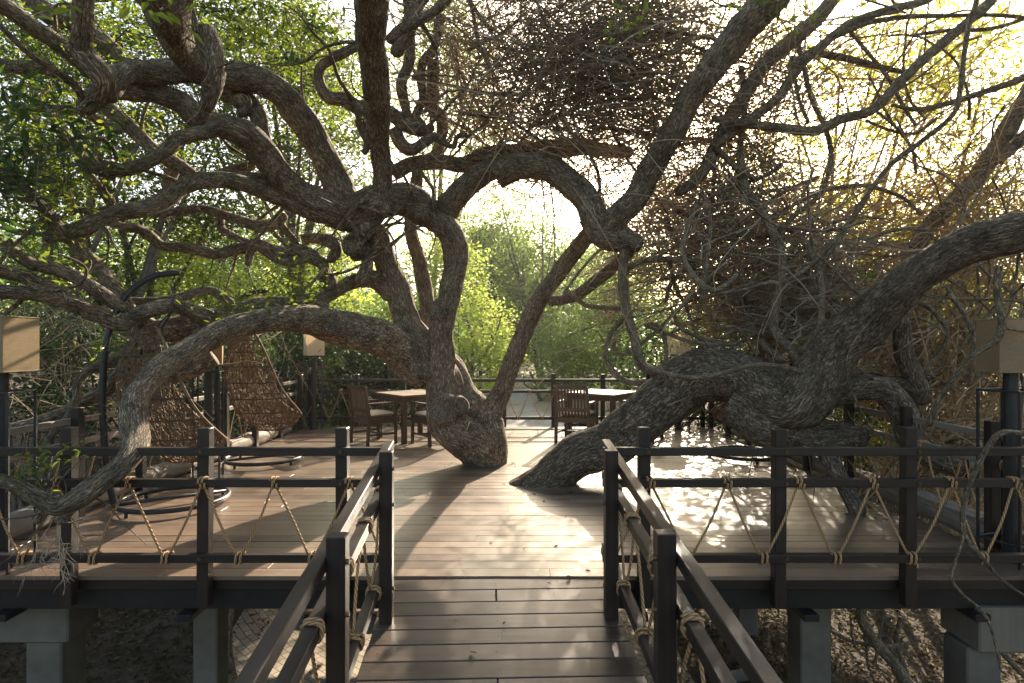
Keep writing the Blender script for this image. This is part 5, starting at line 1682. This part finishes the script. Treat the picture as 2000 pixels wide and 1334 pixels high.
bush_tree("dense pale green tree closing the lower part of the gap between the trunks", [(960, 500, 26, 90, 60, 1.6, 3.0, .17), (1060, 530, 27, 90, 70, 1.6, 3.2, .17), (1130, 525, 26, 70, 50, 1.4, 2.6, .17), (1000, 600, 26, 110, 60, 1.4, 4.2, .17), (1060, 660, 25, 110, 60, 1.2, 3.6, .17), (900, 470, 27, 60, 45, 1.2, 2.2, .17), (1210, 490, 27, 70, 40, 1.3, 2.0, .17)], 'leaf_mid', 228, .16)
bush_tree("far tree with drooping grey green foliage right of the gap", [(1100, 590, 34, 70, 80, 3, 4.4, .28), (1150, 540, 35, 60, 60, 3, 3.4, .28), (1080, 660, 32, 50, 50, 2.5, 4, .26), (1180, 620, 31, 70, 70, 2.5, 4, .26), (1230, 520, 33, 80, 60, 2.5, 3, .26)], 'leaf_far', 206, .22)
bush_tree("sunlit tree glimpsed between the stems of the forked trunk", [(825, 560, 20, 80, 110, .9, 2, .14), (860, 480, 21, 60, 60, .8, 1.5, .14), (770, 620, 19, 70, 70, .8, 2, .14), (900, 540, 20, 60, 60, .8, 1.7, .14)], 'leaf_lime', 207, .12)
bush_tree("dark bamboo like thicket behind the left dining table", [(700, 730, 13.6, 120, 75, .8, 3.2, .11), (640, 790, 13.2, 80, 60, .6, 2.6, .11), (790, 760, 13.8, 90, 70, .7, 2.8, .11), (640, 690, 13.8, 90, 60, .8, 2.6, .11), (760, 690, 14, 90, 50, .8, 2.4, .11)], 'leaf_shade', 208, .035, twn=240, twL=1.3, twr=.007)
bush_tree("thin canopy of small leaves against white sky above the gap", [(1060, 420, 25, 110, 45, 1.4, .6, .15), (980, 400, 26, 80, 45, 1.4, .9, .15), (1020, 490, 26, 90, 25, 1.0, .6, .15), (1000, 450, 26.5, 100, 38, .9, 1.5, .16), (935, 440, 26, 60, 35, .8, 1.2, .16), (1085, 462, 26, 60, 30, .8, 1.2, .16)], 'leaf_mid', 209, .08, twn=80)
# left
bush_tree("sunlit yellow green bush behind the limbs left of the forked trunk", [(570, 530, 14, 120, 80, .6, 1.5, .12), (650, 560, 14.4, 90, 70, .6, 1.5, .12), (520, 600, 13.6, 90, 50, .5, 1.3, .12), (690, 480, 15, 80, 60, .6, 1.3, .12), (600, 450, 15.5, 120, 50, .6, 1.2, .12)], 'leaf_lime', 210, .07, twn=120)
bush_tree("lime green bush behind the curved poles of the hanging chairs", [(390, 520, 12.6, 120, 80, .55, 1.5, .11), (330, 570, 12.2, 90, 60, .5, 1.4, .11), (460, 580, 12.4, 90, 55, .5, 1.5, .11), (290, 480, 12.8, 100, 60, .5, 1.4, .11), (420, 450, 13.4, 130, 50, .6, 1.2, .11)], 'leaf_lime', 211, .06, twn=120)
bush_tree("mid green bush at the far left behind the pale limbs", [(190, 530, 11.4, 110, 80, .55, 1.5, .10), (80, 560, 11, 100, 80, .55, 1.6, .10), (130, 620, 10.6, 110, 50, .5, 1.5, .10), (0, 520, 11, 90, 90, .5, 1.5, .10)], 'leaf_mid', 212, .06, twn=120)
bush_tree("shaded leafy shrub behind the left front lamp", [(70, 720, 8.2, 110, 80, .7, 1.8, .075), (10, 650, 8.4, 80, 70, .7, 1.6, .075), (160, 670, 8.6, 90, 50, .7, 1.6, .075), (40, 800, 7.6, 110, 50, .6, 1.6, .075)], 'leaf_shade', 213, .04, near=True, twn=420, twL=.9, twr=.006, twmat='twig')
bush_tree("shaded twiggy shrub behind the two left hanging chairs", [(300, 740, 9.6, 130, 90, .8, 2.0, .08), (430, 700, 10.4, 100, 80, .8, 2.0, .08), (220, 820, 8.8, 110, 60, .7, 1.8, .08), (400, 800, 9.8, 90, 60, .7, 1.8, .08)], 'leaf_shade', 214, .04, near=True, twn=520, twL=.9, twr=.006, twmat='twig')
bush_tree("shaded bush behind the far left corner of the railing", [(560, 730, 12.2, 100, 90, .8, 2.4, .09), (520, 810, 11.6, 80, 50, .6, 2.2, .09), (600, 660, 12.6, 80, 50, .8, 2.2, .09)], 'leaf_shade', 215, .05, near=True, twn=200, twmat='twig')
bush_tree("tall tree with small leaves behind the top left limbs", [(330, 330, 12, 170, 90, 1.0, 1.8, .105), (180, 250, 11.6, 160, 110, 1.0, 2.2, .105), (60, 330, 11, 120, 120, 1.0, 2.6, .105), (420, 420, 12.4, 130, 60, 1, 2.2, .105), (250, 420, 12, 140, 50, 1, 2.2, .105)], 'leaf_main', 216, .09, twn=200)
bush_tree("tall tree filling the top left corner with small bright leaves", [(60, 90, 10.6, 140, 110, 1.0, 2.2, .105), (220, 70, 11, 140, 100, 1.0, 1.8, .105), (380, 200, 12, 150, 110, 1.0, 1.7, .105), (350, 60, 11.6, 120, 80, 1.0, 1.8, .105)], 'leaf_main', 217, .10, twn=200)
bush_tree("tall tree with airy foliage behind the left arching limbs", [(560, 250, 14, 140, 130, 1.2, 1.7, .115), (660, 180, 14.4, 110, 130, 1.2, 2.0, .115), (520, 110, 13.6, 140, 100, 1.2, 2.6, .115), (640, 330, 14.6, 110, 80, 1.2, 1.6, .115), (470, 330, 14, 100, 80, 1.2, .8, .11)], 'leaf_main', 218, .10, twn=260)
bush_tree("tall tree with airy foliage behind the upright stem in the upper middle", [(840, 180, 26, 110, 120, 1.6, 1.2, .17), (930, 280, 26.4, 90, 80, 1.4, 1.1, .17), (880, 80, 25.6, 110, 90, 2, 1.0, .15), (970, 230, 26.2, 70, 80, 2, .9, .15), (800, 320, 26, 90, 70, 1.4, .6, .15), (830, 410, 26.6, 100, 40, 1.6, .9, .15)], 'leaf_mid', 219, .10, twn=260)
bush_tree("dim green tree standing deep behind the left lime bushes", [(480, 520, 24, 130, 110, 1.6, 2.6, .17), (300, 520, 22, 140, 110, 1.6, 2.6, .17), (640, 540, 25, 120, 100, 1.6, 2.6, .17), (120, 540, 20, 140, 110, 1.5, 2.6, .16)], 'leaf_far', 227, .12)
# right, against the sun
bush_tree("bright yellow leaved tree glowing against the white sky at the upper right", [(1640, 160, 12, 160, 110, 1.0, .8, .12), (1800, 90, 11.6, 170, 100, 1.0, 1.0, .12), (1920, 170, 11, 120, 130, 1.0, 1.05, .12), (1560, 290, 12.6, 110, 90, 1.0, .6, .12), (1720, 260, 12, 130, 90, 1.0, .6, .12), (1500, 60, 12.2, 110, 70, 1.0, .7, .11), (1260, 70, 13, 140, 90, .8, .8, .11), (1420, 330, 13, 90, 90, .7, .6, .11)], 'leaf_yellow', 220, .07, twn=200)
bush_tree("yellow green leafy tree low against the sky right of the vines", [(1640, 420, 12.6, 130, 80, .4, 1.1, .11), (1800, 420, 12, 150, 90, .4, 1.0, .11), (1930, 380, 11.4, 110, 110, .4, .9, .11), (1540, 400, 13, 90, 80, .4, .9, .11), (1760, 520, 12.6, 180, 70, .4, .9, .11), (1930, 520, 12, 110, 90, .4, .9, .11)], 'leaf_yellow', 221, .06, twn=200)
bush_tree("yellowing bush behind the right lamp and the dry thicket", [(1760, 580, 11, 170, 80, .5, .9, .10), (1920, 560, 10.4, 120, 120, .5, .9, .10), (1620, 560, 11.6, 130, 80, .5, .9, .10), (1880, 700, 9.8, 140, 90, .5, .8, .09)], 'leaf_yellow', 222, .06, twn=200)
bush_tree("dark undergrowth behind the right side railing", [(1700, 750, 9.2, 150, 60, .5, 1.3, .085), (1560, 730, 10.5, 130, 60, .6, 1.8, .09), (1850, 830, 8.4, 140, 60, .7, 1.2, .08), (1600, 800, 11, 170, 70, .7, 2.6, .10), (1450, 810, 12.3, 110, 60, .7, 2.6, .10), (1700, 840, 8.2, 110, 50, .6, 1.5, .08)], 'leaf_shade', 223, .04, near=True, twn=500, twL=.8, twr=.006, twmat='twig')  # two of its clumps added to shade the ground under the deck
bush_tree("little bright green shrub behind the loop of the leaning tree", [(1730, 855, 7.4, 40, 30, .3, 1.0, .06), (1690, 880, 7.4, 30, 22, .3, .8, .06)], 'leaf_lime', 224, .02, near=True)
# small gnarled tree and low plants on the clearing
bush_tree("small dark gnarled tree standing on the sunny clearing beyond the far railing", [(1036, 726, 19, 12, 10, .2, .8, .10)], 'leaf_mid', 225, .085)
bush_tree("pale leafy plant growing beside the far left corner of the railing", [(655, 808, 12.4, 26, 22, .3, 1.6, .12)], 'leaf_far', 226, .012, near=True)

# a far-off wood closing the view on all sides
g = np.random.default_rng(77)
n = 60000
a = g.uniform(-2.6, 2.6, n)
rr = g.uniform(46, 75, n)
top = 8.0 + 3.2 * vnoise(np.column_stack([a * 9, rr * .03, np.zeros(n)]))
top = np.where(np.abs(a - .05) < .22, top * .78, top)
top = np.where((a > .25) & (a < .9), top * .7, top)
cz = g.uniform(0, 1, n) ** .8 * top
C = np.column_stack([np.sin(a) * rr, np.cos(a) * rr, cz - .5])
V, f = leaf_far(C, .85, g, .6)
o = link_mesh("distant_wood", V, [f], M['leaf_far'])
tag(o, "hazy far-off wood closing the view beyond the clearing", "wood", None, "stuff")

# saplings and roots under the deck
root = thing("young_tree", "thin brown stems rising from the ground under the left part of the deck", "young tree", (-3.1, 7.2, LOW))
for k, rows in enumerate([
    [(455, 1330, 7.0, 11), (440, 1285, 7.0, 9), (415, 1235, 7.0, 8), (404, 1190, 7.0, 6), (396, 1150, 7.0, 5)],
    [(455, 1320, 7.0, 7), (448, 1260, 7.0, 6), (452, 1200, 7.0, 5), (455, 1150, 7.0, 5)],
    [(440, 1320, 6.9, 4), (420, 1270, 6.9, 4), (405, 1240, 6.9, 4)],
    [(450, 1300, 7.0, 3), (425, 1235, 7.0, 3), (410, 1205, 7.0, 3)]]):
    m = MB(); limb(m, rows, seed=300 + k); at_parent(m.build("stem", M['bark_thin'], None, True, True), root)
root = thing("young_tree", "crooked dark stems and roots on the leafy ground under the right part of the deck", "young tree", (4.2, 7.2, LOW))
for k, rows in enumerate([
    [(1690, 1170, 6.8, 10), (1682, 1205, 6.8, 10), (1705, 1250, 6.8, 10), (1745, 1295, 6.7, 11), (1775, 1340, 6.6, 12)],
    [(1760, 1205, 7.0, 5), (1750, 1250, 7.0, 5), (1765, 1300, 6.9, 5), (1770, 1340, 6.9, 6)],
    [(1610, 1225, 6.9, 4), (1660, 1250, 6.9, 4), (1730, 1262, 6.8, 4), (1800, 1250, 6.8, 4)],
    [(1660, 1200, 6.8, 2), (1670, 1260, 6.8, 2), (1710, 1300, 6.7, 2), (1740, 1320, 6.7, 2)],
    [(1905, 1180, 6.6, 5), (1930, 1240, 6.6, 6), (1980, 1300, 6.5, 6), (2010, 1330, 6.5, 6)]]):
    m = MB(); limb(m, rows, seed=310 + k); at_parent(m.build("stem", M['bark_thin'], None, True, True), root)

# leaf litter on the ground, a few fallen leaves on the deck
g = np.random.default_rng(91)
n = 42000
X = g.uniform(-8, 8, n); Y = g.uniform(5.0, 11.5, n)
ok = (np.abs(X + .8) > 2.85 + g.normal(0, .22, n))
X, Y = X[ok], Y[ok]
V, f = leaf_mesh(np.column_stack([X, Y, ground_z(X, Y) + .02 + g.uniform(0, .03, len(X))]), .075, g, .45, 1.2, 0)
o = link_mesh("leaf_litter", V, [f], M['litter'])
tag(o, "carpet of dry fallen leaves on the ground under the deck", "leaf litter", None, "stuff")
n = 30
X = g.uniform(-3.9, 3.6, n); Y = g.uniform(4.3, 11.4, n)
X[:22] = 3.62 + g.normal(0, .12, 22)
X[22:30] = -3.85 + g.normal(0, .1, 8)
V, f = leaf_mesh(np.column_stack([X, Y, np.full(n, .005)]), .045, g, .5, 6.0, 0, .03)
o = link_mesh("fallen_leaves", V, [f], M['yellowleaf'])
tag(o, "scattered small yellow leaves fallen on the deck boards", "fallen leaves", None, "stuff")
g = np.random.default_rng(93)
pts = []
for cx, cy, rr_ in ((-.42, 8.02, .34), (.38, 6.72, .30), (3.36, 5.75, .16)):
    a = g.uniform(0, 2 * np.pi, 26); q = rr_ + np.abs(g.normal(0, .10, 26))
    pts.append(np.column_stack([cx + np.cos(a) * q * 1.15, cy + np.sin(a) * q * .8, np.full(26, .007)]))
pts.append(np.column_stack([g.uniform(-.8, .6, 16), g.uniform(2.2, 7.5, 16), np.zeros(16)]))
pts = np.concatenate(pts)
pts[pts[:, 1] < 4.19, 2] = -.115 * (4.14 - pts[pts[:, 1] < 4.19, 1]) - .005
pts[-16:, 2] += .006
V, f = leaf_mesh(pts, .05, g, .45, 6.0, 0, .04)
o = link_mesh("dry_leaves", V, [f], M['litter'])
tag(o, "dry brown leaves gathered round the trunk bases on the boards", "fallen leaves", None, "stuff")
# ------------------------------------------------------------------ the humid air between camera and wood
hz = MB()
hz.box((0, 25, 9.5), (240, 130, 26.0), None, .01)
hm = bpy.data.materials.new("haze")
hm.use_nodes = True
hnt = hm.node_tree
for n_ in list(hnt.nodes):
    hnt.nodes.remove(n_)
ho = hnt.nodes.new("ShaderNodeOutputMaterial")
hv = hnt.nodes.new("ShaderNodeVolumePrincipled")
hv.inputs["Color"].default_value = (.92, .93, .90, 1)
hv.inputs["Density"].default_value = .0009
hv.inputs["Anisotropy"].default_value = .72
hnt.links.new(hv.outputs[0], ho.inputs["Volume"])
o = hz.build("haze", hm)
o["kind"] = "stuff"
tag(o, "thin sunlit haze in the air under the trees", "haze")
